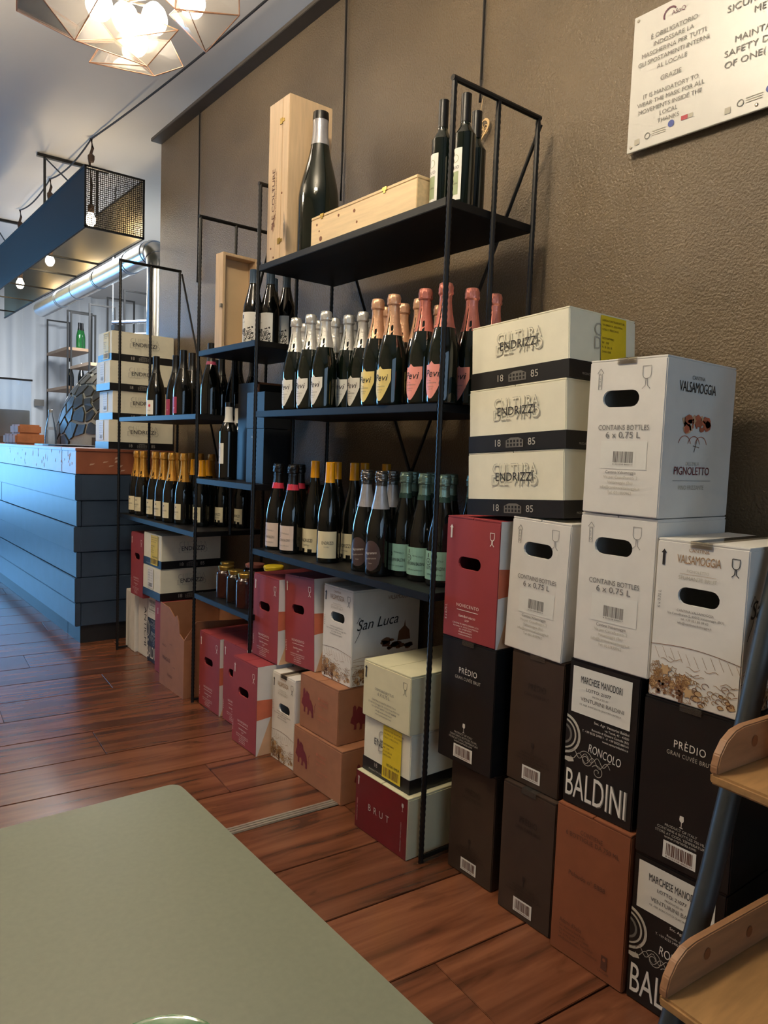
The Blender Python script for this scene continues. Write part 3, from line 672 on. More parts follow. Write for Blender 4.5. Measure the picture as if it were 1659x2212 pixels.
carton('white VALSAMOGGIA carton on the floor between red and lion cartons', 1.316, 2.120, 2.278, 0, .322, .28, 'card_white', pr_sanluca, hole=(.158*.55, .322*.62, .158*.48, .032), tape=True)
carton('white San Luca VALSAMOGGIA carton on the upper kraft lion carton', 1.362, 1.862, 2.030, .362, .678, .285, 'card_white', pr_sanluca, pr_sanluca_side, hole=(.168*.50, .316*.68, .168*.48, .032))
carton('red NOVECENTO carton leaning against the white San Luca carton', 1.356, 2.066, 2.262, .357, .678, .27, 'card_red', pr_novecento, pr_novecento_side, hole=(.196*.46, .321*.63, .196*.42, .032), rot=(radians(-3.2), 0, 0))
carton('red NOVECENTO carton below the jar shelf end, left of another upper red carton', 1.334, 2.280, 2.472, .335, .650, .27, 'card_red', pr_novecento, pr_novecento_side, hole=(.192*.46, .315*.63, .192*.42, .032))
carton('red NOVECENTO carton on the floor next to the small white VALSAMOGGIA carton', 1.266, 2.300, 2.494, 0, .332, .27, 'card_red', pr_novecento, pr_novecento_side, hole=(.194*.46, .332*.63, .194*.42, .032))
carton('red NOVECENTO carton half hidden between two other floor cartons', 1.335, 2.515, 2.718, 0, .334, .27, 'card_red', pr_novecento, pr_novecento_side, hole=(.2*.46, .334*.63, .2*.42, .032))
carton('red NOVECENTO carton on the floor just right of the second shelf post', 1.330, 2.740, 2.940, 0, .326, .27, 'card_red', pr_novecento, pr_novecento_side, hole=(.2*.46, .326*.63, .2*.42, .032))
# far bay
carton('red carton edge on the floor left of the open kraft carton', 1.345, 3.400, 3.500, 0, .358, .27, 'card_red', lambda P, w, h: arrow(P, w*.4, h*.86, .016, 'ink_white'))
carton('black BALDINI carton on the floor under two cream cartons', 1.378, 3.535, 3.690, 0, .360, .26, 'card_black', pr_baldini)
carton('white carton with black sideways lettering on the floor under the red carton', 1.388, 3.700, 3.850, 0, .330, .26, 'card_white', lambda P, w, h: P.text('ANTICHI', w*.62, h*.50, .030, 'ink_black', rot=-pi/2, w=h*.62))
carton('plain white foam wine box on the floor beside the bar', 1.372, 3.860, 3.925, 0, .322, .26, 'card_white')
carton('leftmost plain white foam wine box leaning by the far shelf post', 1.376, 3.935, 4.010, 0, .324, .235, 'card_white')
carton('red NOVECENTO carton on white boxes under the far shelf', 1.340, 3.660, 3.838, .331, .662, .27, 'card_red', pr_novecento, hole=(.178*.52, .331*.63, .178*.42, .032))
carton('lower cream ENDRIZZI carton with a paper label in the far bay', 1.338, 3.420, 3.650, .361, .517, .31, 'card_cream', pr_endrizzi_label, pr_endrizzi, band=.24)
carton('upper cream ENDRIZZI carton with yellow sticker in the far bay', 1.340, 3.415, 3.650, .518, .680, .31, 'card_cream', pr_endrizzi_end(True, False), pr_endrizzi, band=.24)
# cream cartons on the end of the bar
for i, (x, y, lb) in enumerate([(1.322, 4.160, 'lowest cream ENDRIZZI carton on the end of the bar'), (1.345, 4.168, 'second cream ENDRIZZI carton from the bar top'), (1.326, 4.162, 'third cream ENDRIZZI carton from the bar top'), (1.336, 4.166, 'topmost cream ENDRIZZI carton stacked on the end of the bar')]):
    carton(lb, x, y, y+.235, 1.0885+.1635*i, 1.0885+.1635*i+.1625, 1.692-x, 'card_cream', pr_endrizzi_end(True, False) if i == 3 else pr_endrizzi_label, pr_endrizzi, band=.24, group='ENDRIZZI cartons on the bar end')

# open kraft carton with raised flaps
t = thing('open_carton', 'open kraft carton with raised torn flaps under the shelf', 'box', (1.292+.15, 3.158, 0))
w, d, h, q = .280, .30, .262, .004
b = MB().box(-d/2, -d/2+q, -w/2, w/2, 0, h).box(d/2-q, d/2, -w/2, w/2, 0, h).box(-d/2+q, d/2-q, -w/2, -w/2+q, 0, h).box(-d/2+q, d/2-q, w/2-q, w/2, 0, h).box(-d/2+q, d/2-q, -w/2+q, w/2-q, 0, q)
b.build('body', 'card_kraft', t)
MB().prism([(w/2, h), (w/2-.004, h+.125), (w*.12, h+.118), (-.03, h+.085), (-w*.20, h+.098), (-w*.28, h+.07), (-w*.32, h+.02), (-w/2, h)], 'x', -d/2, -d/2+q).build('flap', 'card_kraft', t)
MB().add([(-d/2, -w/2, h), (d/2, -w/2, h), (d/2-.02, -w/2-.030, h+.075), (-d/2+.05, -w/2-.018, h+.085), (-d/2, -w/2+.004, h), (d/2, -w/2+.004, h), (d/2-.02, -w/2-.026, h+.075), (-d/2+.05, -w/2-.014, h+.085)], [(0, 1, 2, 3), (4, 7, 6, 5), (0, 3, 7, 4), (1, 5, 6, 2), (2, 6, 7, 3), (0, 4, 5, 1)]).build('flap', 'card_kraft', t)
MB().prism([(w/2, h), (-w/2, h), (-w/2+.01, h+.12), (w/2-.01, h+.12)], 'x', d/2-q, d/2).build('flap', 'card_kraft', t)
MB().prism([(-d/2, h), (d/2, h), (d/2-.01, h+.12), (-d/2+.02, h+.12)], 'y', w/2-q, w/2).build('flap', 'card_kraft', t)
P = Print()
for a, bb, sx in ((.20, .72, .05), (.48, .80, .03), (.30, .48, .09), (.62, .42, .03), (.45, .22, .06)): P.text('FRAGILE' if sx > .05 else 'VINO', w*a, h*bb, sx*.2, 'ink_kraft', w=sx)
P.emit(t, lambda u, v, e: (-d/2-.0004-e, w/2-u, v))
P = Print(); P.rect(.03, .11, .02, .12, 'ink_black', 'emblem', 1); P.poly(arc(.07, .075, .026, 0, 2*pi, 20), 'card_kraft', 'emblem', 2); P.poly(arc(.07, .075, .015, 0, 2*pi, 20), 'ink_black', 'emblem', 3); P.text('VINI', .07, .135, .02, 'ink_black')
P.emit(t, lambda u, v, e: (-d/2+.06+u, -w/2-.0004-e, v))

# ================================================================ shelving unit
XF, XM, XB = 1.31, 1.4725, 1.633
POSTS = (1.433, 2.447, 2.960, 3.952); ZT = 2.075
su = thing('shelving_unit', 'tall black steel bottle shelving along the brown wall', 'shelves', (XM, 2.69, 0))
def rel(m): m.v = [(x-XM, y-2.69, z) for x, y, z in m.v]; return m
def rebar(x, y, z0, z1):
    n = int((z1-z0)/.0085); pts = []; rs = []
    for i in range(n+1):
        pts.append((x, y, z0+(z1-z0)*i/n)); rs.append(.0066 if i % 2 else .0079)
    return MB().tube(pts, rs, 8)
for y in POSTS:
    for x in (XF, XM, XB): rel(rebar(x, y, .345 if x == XF and y == POSTS[1] else .735 if x == XM else 0, ZT)).build('post', 'black_steel', su, smooth=True)
    rel(MB().tube([(XF-.007, y, ZT), (XB+.007, y, ZT)], .0078, 8)).build('top_rail', 'black_steel', su, smooth=True)
    if y != POSTS[1]: rel(MB().tube([(XF, y, .012), (XB if y in (POSTS[0], POSTS[2]) else XF+.055, y, .012)], .006, 8)).build('foot_rail', 'black_steel', su, smooth=True)
BAYS = {'A': (POSTS[0], POSTS[1]), 'B': (POSTS[1], POSTS[2]), 'C': (POSTS[2], POSTS[3])}
ZS = {'A': (1.785, 1.258, .748), 'B': (1.520, .985, .488), 'C': (1.258, .750)}
for k, (a, b) in BAYS.items():
    for z in ZS[k]:
        rel(MB().box(XF-.004, XB+.006, a+.009, b-.009, z-.022, z)).build('shelf_board', 'shelf_black', su, bevel=.0015)
    if k != 'B':
        m = (a+b)/2
        for e in (a, b):
            rel(MB().tube([(XB+.012, e, 2.06), (XB+.012, m, 1.05)], .0055, 8)).build('brace', 'black_steel', su, smooth=True)

# ================================================================ bottles
def smooth_prof(pts, n=4):
    out = []
    for i in range(len(pts)-1):
        p0 = pts[max(i-1, 0)]; p1 = pts[i]; p2 = pts[i+1]; p3 = pts[min(i+2, len(pts)-1)]
        for j in range(n):
            t = j/n
            out.append(tuple(.5*((2*p1[c])+(-p0[c]+p2[c])*t+(2*p0[c]-5*p1[c]+4*p2[c]-p3[c])*t*t+(-p0[c]+3*p1[c]-3*p2[c]+p3[c])*t**3) for c in (0, 1)))
    out.append(pts[-1]); return [(max(r, .0005), z) for r, z in out]
def sub_prof(prof, za, zb, off, n=14):
    def rad(z):
        for (r0, z0), (r1, z1) in zip(prof, prof[1:]):
            if z0 <= z <= z1 and z1 > z0: return r0+(r1-r0)*(z-z0)/(z1-z0)
        return prof[-1][0]
    return [(rad(za+(zb-za)*i/n)+off, za+(zb-za)*i/n) for i in range(n+1)]
SHAPE = {
 'spark': [(.002, .002), (.036, 0), (.0420, .006), (.0425, .03), (.0425, .112), (.0410, .140), (.0360, .167), (.0298, .192), (.0240, .215), (.0192, .240), (.0162, .262), (.0155, .285), (.0158, .300), (.0150, .312)],
 'bord': [(.002, .002), (.033, 0), (.0372, .005), (.0375, .03), (.0375, .170), (.0365, .190), (.0285, .212), (.0178, .230), (.0150, .250), (.0145, .285), (.0145, .300)],
 'burg': [(.002, .002), (.034, 0), (.0385, .005), (.0390, .03), (.0390, .130), (.0370, .160), (.0300, .195), (.0220, .230), (.0165, .258), (.0150, .280), (.0148, .300), (.0148, .318)],
 'pinot': [(.002, .002), (.040, 0), (.0445, .006), (.0450, .03), (.0450, .095), (.0425, .130), (.0345, .168), (.0240, .202), (.0170, .230), (.0155, .250), (.0152, .285), (.0152, .298)],
 'oil': [(.002, .002), (.0265, 0), (.0292, .004), (.0295, .03), (.0295, .178), (.0285, .192), (.0200, .207), (.0140, .218), (.0132, .235), (.0132, .285), (.0135, .297)],
}
def scaled(shape, kr, kz): return [(r*kr, z*kz) for r, z in SHAPE[shape]]
def wrap(r, zc, a0=pi): return lambda u, v, e: ((r+e)*cos(a0+u/r), (r+e)*sin(a0+u/r), zc+v)
def bottle(shape, H, name, glass, caps, labels, kr=1.0, seg=28):
    """caps: (z0, z1, offset, material, crumple); labels: functions drawing on a Print, with (radius, base height)."""
    base = SHAPE[shape]; kz = H/base[-1][1]; prof = smooth_prof(scaled(shape, kr, kz), 3)
    t = thing(name, 'bottle', 'bottle')
    MB().lathe(prof, seg).build('glass_body', glass, t, smooth=True, auto=1.0)
    for nm, z0, z1, off, mt, cr in caps:
        q = sub_prof(prof, z0*H, z1*H, off)
        if cr:
            q = sub_prof(prof, z0*H, z1*H, off, 26)
            q = [(r+(.0034 if .905 < z/H < .975 else .0022 if z/H >= .975 else .0004 if z/H > .87 else .0), z) for r, z in q]
        if z1 >= .985: q = q+[(q[-1][0]*.86, z1*H+.0015), (.001, z1*H+.002)]
        random.seed(hash(nm) % 100+3)
        MB().lathe(q, 26 if cr else 24, jit=(lambda z: (.045 if z > H*.885 else .012)) if cr else None, fold=.05 if cr else 0.).build(nm, mt, t, smooth=True, auto=.5 if cr else .8)
    for fn, r, z, ang in labels:
        P = Print(); fn(P); 
        P.emit(t, wrap(r*kr, z*H/.315 if False else z, ang))
    return t
def lab_rect(w, h, mat, extra=None, nm='label'):
    def fn(P):
        P.rect(-w/2, w/2, 0, h, mat, nm, 1, 12)
        if extra: extra(P, w, h)
    return fn
def lab_shield(w, h, mat, word):
    def fn(P):
        n = 16
        for i in range(n):
            def top(s): return h*(.90+.10*math.exp(-((s)/.16)**2)+.02*abs(s))
            def bot(s): return h*.52*max(0, abs(s)-.08)**1.5*1.3
            s0 = -1+2*i/n; s1 = -1+2*(i+1)/n
            P.poly([(s0*w/2, bot(s0)), (s1*w/2, bot(s1)), (s1*w/2, top(s1)), (s0*w/2, top(s0))], mat, 'label', 1)
        P.text(word, .001, h*.58, .019, 'ink_black', w=w*.62, shear=.25); P.line([(-w*.2, h*.50), (-.002, h*.475), (w*.28, h*.515)], .0009, 'ink_black', 'lettering')
        P.text('VALDOBBIADENE', 0, h*.40, .0033, 'ink_grey'); P.text('PROSECCO', 0, h*.30, .0030, 'ink_grey'); P.text('extra dry', 0, h*.24, .0030, 'ink_grey')
    return fn
def lab_oval(w, h, mat):
    def fn(P):
        n = 14
        for i in range(n):
            s0 = -1+2*i/n; s1 = -1+2*(i+1)/n
            def e(s): return h/2*math.sqrt(max(0, 1-s*s))
            P.poly([(s0*w/2, h/2-e(s0)), (s1*w/2, h/2-e(s1)), (s1*w/2, h/2+e(s1)), (s0*w/2, h/2+e(s0))], mat, 'label', 1)
        P.text('Negroamaro', 0, h*.55, .008, 'ink_white', w=w*.62, rot=.12, shear=.2); P.text('Lambrusco', 0, h*.38, .006, 'ink_silver', w=w*.6, rot=.12); P.text('DOP', 0, h*.22, .004, 'ink_silver')
    return fn
def baldini_print(ink):
    def ex(P, w, h):
        P.line(arc(-w*.22, h*.62, .0095, 0, 2*pi, 16), .0016, ink, 'crest'); P.text('VB', -w*.22, h*.585, .006, ink); P.rect(-w*.24, -w*.20, h*.78, h*.92, ink, 'crest', 2)
        P.text('VENTURINI BALDINI', .002, h*.36, .0095, ink, w=w*.66); P.text('RONCOLO', w*.12, h*.66, .0045, ink, shear=.3, rot=-.1); P.text('dell\'Emilia Lambrusco', .002, h*.17, .0042, ink)
    return ex
def endrizzi_print(P, w, h):
    P.text('ENDRIZZI', .0, h*.44, .012, 'ink_black', w=w*.62); P.text('TRENTINO', 0, h*.28, .0042, 'ink_grey'); P.rect(-w*.28, -w*.06, 0, h*.16, 'glass_black', 'notch', 2, 3); P.rect(w*.10, w*.30, 0, h*.14, 'glass_black', 'notch', 2, 3)
def endrizzi_white(P, w, h): P.text('ENDRIZZI', 0.004, h*.52, .010, 'ink_black', w=w*.55); P.text('CUVÉE', 0, h*.4, .004, 'ink_grey')
def ferrari_print(P, w, h):
    P.poly(arc(0, h*.78, .0042, 0, 2*pi, 10), 'ink_grey', 'crest', 2); P.text('FRANCIACORTA', 0, h*.42, .0075, 'ink_black', w=w*.62); P.text('BRUT', 0, h*.28, .0036, 'ink_grey')
def floral_print(P, w, h):
    r = random.Random(3)
    P.rect(-w*.42, -w*.30, h*.80, h*.92, 'ink_black', 'crest', 2); P.text('ROSSO', -w*.28, h*.66, .0036, 'ink_grey')
    for k in range(16):
        x = w*r.uniform(-.40, .40); y = h*r.uniform(.08, .42); q = .005+.007*r.random()
        P.line([(x+q*(1-i/18)*cos(k+i*.5), y+q*(1-i/18)*sin(k+i*.5)) for i in range(16)], .0019, 'ink_black', 'scroll_print')
    for k in range(14):
        x = w*r.uniform(-.43, .43); y = h*r.uniform(.05, .52); P.poly([(x+.0045*cos(a)*(1 if j % 2 else .5), y+.0045*sin(a)*(1 if j % 2 else .5)) for j, a in enumerate([j*pi/5 for j in range(10)])], 'ink_black', 'scroll_print', 2)
def rose_print(P, w, h):
    P.poly([(.004+.009*cos(a)*(1 if j % 2 else .6), h*.62+.009*sin(a)*(1 if j % 2 else .6)) for j, a in enumerate([j*pi/7 for j in range(14)])], 'ink_redlabel', 'rose_drawing', 2); P.text('ROSA', .002, h*.25, .005, 'ink_grey')
def side_print(P, w, h): P.text('ROSSO', -.006, h*.72, .006, 'ink_black', w=w*.3); P.text('2018', 0, h*.3, .004, 'ink_grey')
def oil_print(P, w, h):
    P.line(arc(0, h*.80, .010, 0, 2*pi, 16), .0015, 'paper_sage', 'crest'); P.rect(-w*.3, w*.3, h*.10, h*.55, 'paper_sage', 'print', 2, 6); P.text('OLIO', 0, h*.60, .008, 'ink_grey'); P.text('EXTRA VERGINE', 0, h*.3, .0045, 'ink_black', w=w*.5)

def pevi(foil, paper): return lambda: bottle('spark', .315, 'sparkling_wine_bottle', 'glass_green_dark', [('foil', .63, 1.0, .0007, foil, True)], [(lab_shield(.072, .098, paper, 'Pevi'), .0427, .011, pi+.04)])
KIND = {
 'pevi_silver': pevi('foil_silver', 'paper_white'), 'pevi_gold': pevi('foil_champagne', 'paper_gold'), 'pevi_rose': pevi('foil_rose', 'paper_pink'),
 'baldini_red': lambda: bottle('spark', .318, 'wine_bottle', 'glass_black', [('capsule', .78, 1.0, .0008, 'capsule_black', True), ('neck_band', .715, .785, .0010, 'ink_redlabel', False)], [(lab_rect(.088, .088, 'paper_blush', baldini_print('ink_grey')), .0428, .012, pi+.2)]),
 'endrizzi': lambda: bottle('burg', .334, 'wine_bottle', 'glass_black', [('capsule', .825, 1.0, .0009, 'capsule_yellow', False)], [(lab_rect(.080, .084, 'paper_cream', endrizzi_print), .0392, .010, pi+.2)]),
 'endrizzi_plain': lambda: bottle('burg', .334, 'wine_bottle', 'glass_black', [('capsule', .80, 1.0, .0009, 'capsule_yellow', False)], [(lab_rect(.072, .090, 'paper_cream', endrizzi_white), .0392, .016, pi+.75)]),
 'gunmetal': lambda: bottle('spark', .317, 'sparkling_wine_bottle', 'glass_black', [('foil', .86, 1.0, .0012, 'foil_gunmetal', True), ('neck_foil', .64, .865, .0008, 'foil_grey', False)], [(lab_oval(.064, .092, 'paper_plum'), .0427, .016, pi+.4)]),
 'mint': lambda: bottle('spark', .316, 'sparkling_wine_bottle', 'glass_black', [('foil', .80, 1.0, .0010, 'foil_mint', True), ('neck_band', .755, .805, .0012, 'capsule_pine', False)], [(lab_rect(.092, .082, 'paper_mint', baldini_print('ink_black')), .0428, .018, pi+.35)], 1.02),
 'gold': lambda: bottle('spark', .333, 'sparkling_wine_bottle', 'glass_black', [('foil', .60, 1.0, .0008, 'foil_gold', True)], [(lab_rect(.058, .074, 'paper_cream', ferrari_print), .0427, .022, pi+.25)], .96),
 'yellowcap': lambda: bottle('burg', .305, 'wine_bottle', 'glass_black', [('capsule', .76, 1.0, .0009, 'capsule_yellow', False)], [(lab_rect(.060, .070, 'paper_cream', endrizzi_print), .0392, .020, pi+.3)], .96),
 'pinot_white': lambda: bottle('pinot', .298, 'wine_bottle', 'glass_black', [('capsule', .72, 1.0, .0009, 'capsule_black', False)], [(lab_rect(.050, .070, 'paper_white', rose_print), .0452, .010, pi+.3)]),
 'pinot_magenta': lambda: bottle('pinot', .298, 'wine_bottle', 'glass_black', [('capsule', .72, 1.0, .0009, 'capsule_black', False)], [(lab_rect(.034, .076, 'paper_magenta', lambda P, w, h: P.text('ROSÉ', 0, h*.3, .004, 'ink_white')), .0452, .008, pi+.12)]),
 'pinot_plain': lambda: bottle('pinot', .312, 'wine_bottle', 'glass_black', [('capsule', .74, 1.0, .0009, 'capsule_black', False), ('neck_band', .70, .745, .0010, 'paper_magenta', False)], []),
 'floral': lambda: bottle('burg', .285, 'wine_bottle', 'glass_black', [('capsule', .82, 1.0, .0009, 'capsule_blue', False)], [(lab_rect(.066, .116, 'paper_white', floral_print), .0392, .004, pi+.5)]),
 'whiteneck': lambda: bottle('bord', .322, 'wine_bottle', 'glass_black', [('capsule', .94, 1.0, .0009, 'capsule_black', False), ('neck_label', .745, .945, .0010, 'paper_white', False)], [(lab_rect(.052, .086, 'paper_white', side_print), .0377, .066, pi-.10)]),
 'oil': lambda: bottle('oil', .302, 'oil_bottle', 'glass_green_dark', [('capsule', .76, 1.0, .0008, 'capsule_black', False)], [(lab_rect(.040, .135, 'paper_white', oil_print), .0297, .020, pi-.15)]),
 'dark_small': lambda: bottle('pinot', .262, 'wine_bottle', 'glass_black', [('capsule', .70, 1.0, .0009, 'capsule_black', False)], [], .86),
}
_P = {}
def place(kind, x, y, z, label, group, rz=None):
    if kind not in _P: o = _P[kind] = KIND[kind]()
    else: o = copy_tree(_P[kind])
    o.location = (x, y, z+.0008); o.rotation_euler = (0, 0, random.uniform(-.12, .12) if rz is None else rz)
    tag(o, label, 'bottle', group)
    return o
random.seed(11)
ORD = ['first', 'second', 'third', 'fourth', 'fifth', 'sixth', 'seventh', 'eighth', 'ninth']
z = ZS['A'][1]; G = 'Pevi bottles on the middle shelf'
def row(kind, lst, fmt, z, group, **kw):
    for i, (x, y) in enumerate(lst): place(kind, x, y, z, fmt.replace('#', ORD[i]), group, **kw)
row('pevi_silver', [(1.344, 2.228), (1.344, 2.133), (1.345, 2.043)], 'silver-foil white-label Pevi bottle, # from left in the front row', z, G)
row('pevi_silver', [(1.424, 2.306), (1.426, 2.212), (1.436, 2.127), (1.434, 2.040), (1.433, 1.958)], 'silver-foil Pevi bottle, # from left in the second row', z, G)
row('pevi_silver', [(1.523, 2.222), (1.526, 2.133), (1.528, 2.048)], 'silver-foil Pevi bottle, # from left in the back row', z, G)
row('pevi_gold', [(1.345, 1.766), (1.336, 1.678)], 'champagne-foil gold-label Pevi bottle, # from left in the front row', z, G)
row('pevi_gold', [(1.434, 1.842), (1.438, 1.757), (1.425, 1.668)], 'champagne-foil Pevi bottle, # from left behind the front row', z, G)
row('pevi_gold', [(1.527, 1.692)], 'champagne-foil Pevi bottle behind the rose-foil bottles, back row', z, G)
row('pevi_rose', [(1.350, 1.557)], 'rose-foil pink-label Pevi bottle just left of the nearest shelf post', z, G)
row('pevi_rose', [(1.342, 1.466)], 'rose-foil pink-label Pevi bottle crossed by the nearest shelf post', z, G)
row('pevi_rose', [(1.432, 1.458)], 'rose-foil Pevi bottle half hidden behind the top ENDRIZZI carton', z, G)
row('pevi_rose', [(1.524, 1.460)], 'rose-foil Pevi bottle of which only the top shows above the ENDRIZZI carton', z, G)
z = ZS['A'][2]; G = 'wine bottles on the lower shelf'
row('baldini_red', [(1.382, 2.388), (1.377, 2.274), (1.462, 2.366)], 'black bottle with a red neck band and blush label, # from left', z, G)
place('endrizzi', 1.430, 2.212, z, 'yellow-capped ENDRIZZI bottle, leftmost on the lower shelf', G)
place('endrizzi_plain', 1.376, 2.036, z, 'yellow-capped ENDRIZZI bottle standing foremost on the lower shelf', G)
row('endrizzi', [(1.462, 2.120), (1.472, 2.030), (1.545, 2.070), (1.575, 1.985)], 'yellow-capped ENDRIZZI bottle behind the foremost one, # from left', z, G)
row('gunmetal', [(1.388, 1.846), (1.374, 1.754), (1.470, 1.818)], 'dark sparkling bottle with grey neck foil and plum oval label, # from left', z, G)
row('mint', [(1.440, 1.715), (1.436, 1.625), (1.430, 1.535)], 'mint-foil bottle with a mint green label, # from left in front', z, G)
row('mint', [(1.532, 1.788), (1.532, 1.700), (1.524, 1.604), (1.524, 1.512)], 'mint-foil sparkling bottle in the back row, # from left', z, G)
z = ZS['C'][1]; G = 'bottles on the far lower shelf'
row('gold', [(1.380, 3.872), (1.381, 3.784), (1.380, 3.612), (1.380, 3.506), (1.380, 3.400), (1.402, 3.308)], 'gold-foil sparkling bottle in the far bay, # from left', z, G)
row('gold', [(1.465, 3.838), (1.464, 3.700), (1.462, 3.520), (1.560, 3.590), (1.580, 3.390), (1.560, 3.480)], 'gold-foil sparkling bottle in the far bay behind the front row, # one', z, G)
row('yellowcap', [(1.470, 3.352), (1.500, 3.250), (1.535, 3.160), (1.440, 3.190), (1.585, 3.060)], 'yellow-capped ENDRIZZI bottle in the far bay, # from left', z, G)
z = ZS['C'][0]; G = 'broad dark bottles on the far upper shelf'
place('pinot_white', 1.375, 3.604, z, 'broad dark bottle with a white rose label beside the stacked cartons', G)
row('pinot_magenta', [(1.425, 3.478), (1.372, 3.262), (1.440, 3.320)], 'broad dark bottle with a magenta label in the far bay, # one', z, G)
place('pinot_plain', 1.402, 3.030, z, 'broad dark unlabelled bottle right of the second shelf post', G)
row('dark_small', [(1.485, 3.098), (1.505, 3.010), (1.560, 3.075), (1.592, 3.010), (1.500, 3.190)], 'small dark bottle at the back of the far upper shelf, # from left', z, G)
z = ZS['B'][0]; G = 'scroll-label bottles on the narrow upper shelf'
row('floral', [(1.372, 2.598), (1.425, 2.560), (1.500, 2.668), (1.500, 2.566)], 'dark bottle with a white scrollwork label and blue capsule, # from left', z, G, rz=0.)
place('whiteneck', 1.400, 2.845, ZS['B'][1], 'bottle with a white neck label standing foremost on the narrow middle shelf', 'white-neck bottles', 0)
place('whiteneck', 1.475, 2.905, ZS['B'][1], 'bottle half hidden behind the white-neck bottle, beside the wood-edged black box', 'white-neck bottles', 0)
z = ZS['A'][0]; G = 'oil bottles on the top shelf'
place('oil', 1.392, 1.562, z, 'leftmost dark green oil bottle on the top shelf', G, 0.)
place('oil', 1.412, 1.494, z, 'oil bottle directly behind the nearest shelf post on the top shelf', G, .1)
place('oil', 1.505, 1.546, z, 'oil bottle in front of the hanging wooden heart', G, -.2)

# three-litre bottle
t = bottle('spark', .492, 'jeroboam_bottle', 'glass_green_dark', [('cap', .945, 1.0, .0016, 'capsule_black', False), ('foil', .775, .95, .0010, 'foil_grey', False)], [(lab_oval(.075, .10, 'bottle_clear'), .0715, .055, pi-.55)], 1.66, 40)
t.location = (1.414, 2.219, z+.0008); tag(t, 'very large dark green bottle with a silver neck foil on the top shelf', 'bottle')

# ---- wooden boxes
def latch(par, M4):
    """small brass latch; M4 maps local (x, y, z) to the box."""
    for nm, b in (('hasp', [(-.008, .008, -.0025, 0, -.010, .010)]), ('clasp', [(.008, .020, -.002, 0, -.005, .005)])):
        m = MB()
        for q in b: m.box(*q)
        m.v = [M4(*p) for p in m.v]; m.build(nm, 'brass', par)
t = thing('tall_wine_box', 'tall upright pine box printed LE COLTURE on the top shelf', 'box', (1.4235, 2.366, z+.0008))
w, d, h = .140, .177, .562
MB().box(-d/2, d/2, -w/2+.046, w/2, 0, h).build('body', 'pine', t, bevel=.0015)
MB().box(-d/2, d/2, -w/2, -w/2+.0445, 0, h).build('lid', 'pine', t, bevel=.0015)
for hz in (h*.86, h*.13): latch(t, lambda x, y, zz, hz=hz: (-d/2+y, -w/2+.046-x+.006, hz+zz))
for u, v in ((.03, .10), (.05, .04), (.10, .42)): MB().lathe([(.004, -.0004), (.004, .0006)], 10).build('knot', 'knot', t).matrix_local = Matrix.Translation((-d/2-.0002, w/2-u, h*v)) @ Matrix.Rotation(-pi/2, 4, 'Y')
P = Print(); P.text('LE COLTURE', .052, h*.42, .019, 'ink_kraft', rot=pi/2, w=h*.34, align='C'); P.text('VALDOBBIADENE', .064, h*.42, .006, 'ink_sepia', rot=pi/2, w=h*.3)
P.poly([(.032+.026*a, h*.215+.05*b) for a, b in [(0, 0), (.3, .05), (.45, -.15), (.6, -.1), (.55, .2), (.8, .1), (.95, .2), (.75, .5), (.9, .75), (1.0, .95), (.85, 1.05), (.75, .9), (.55, .6), (.2, .45), (.05, .25)]], 'ink_sepia', 'bird_emblem', 2)
P.emit(t, lambda u, v, e: (-d/2-.0003-e, w/2-u, v))
t = thing('long_wine_box', 'long low pine box lying on the top shelf', 'box', (1.335+.056, 1.865, z+.0008))
w, d, h = .540, .112, .104
MB().box(-d/2, d/2, -w/2, w/2, 0, h-.010).build('body', 'pine_flat', t, bevel=.0015)
MB().box(-d/2, d/2, -w/2, w/2, h-.0092, h).build('lid', 'pine_flat', t, bevel=.0015)
for y in (.205, -.125): latch(t, lambda x, yy, zz, y=y: (-d/2+yy, y-zz, h-.004-x*.6))
for u, v, r in ((.035, .72, .004), (.16, .75, .0045), (.245, .70, .0055), (.26, .35, .004), (.06, .25, .008), (.05, .5, .003)):
    MB().lathe([(r, -.0004), (r, .0006)], 12).build('knot', 'knot', t).matrix_local = Matrix.Translation((-d/2-.0002, w/2-u, h*v)) @ Matrix.Rotation(-pi/2, 4, 'Y')
# open pine box standing on the narrow shelf, open side towards the camera
t = thing('open_wine_box', 'upright open pine box standing behind the scroll-label bottles', 'box', (1.440, 2.880, ZS['B'][0]+.0008), (0, 0, radians(4)))
w, d, h, q = .165, .06, .400, .012
MB().box(-w/2, -w/2+q, -d/2, d/2, 0, h).build('side_board', 'pine', t, bevel=.001)
MB().box(w/2-q, w/2, -d/2, d/2, 0, h).build('side_board', 'pine', t, bevel=.001)
MB().box(-w/2+q, w/2-q, -d/2, d/2, h-q, h).build('end_board', 'pine', t, bevel=.001)
MB().box(-w/2+q, w/2-q, -d/2, d/2, 0, q).build('end_board', 'pine', t, bevel=.001)
MB().box(-w/2+q, w/2-q, d/2-.006, d/2, q, h-q).build('back_panel', 'pine_panel', t)
MB().box(w/2+.001, w/2+.014, -d/2, d/2, 0, h).build('lid', 'pine', t, bevel=.001)
MB().box(-w/2-.010, -w/2, -d/2-.004, -d/2+.010, h*.44, h*.475).build('latch', 'aluminium', t, bevel=.001)
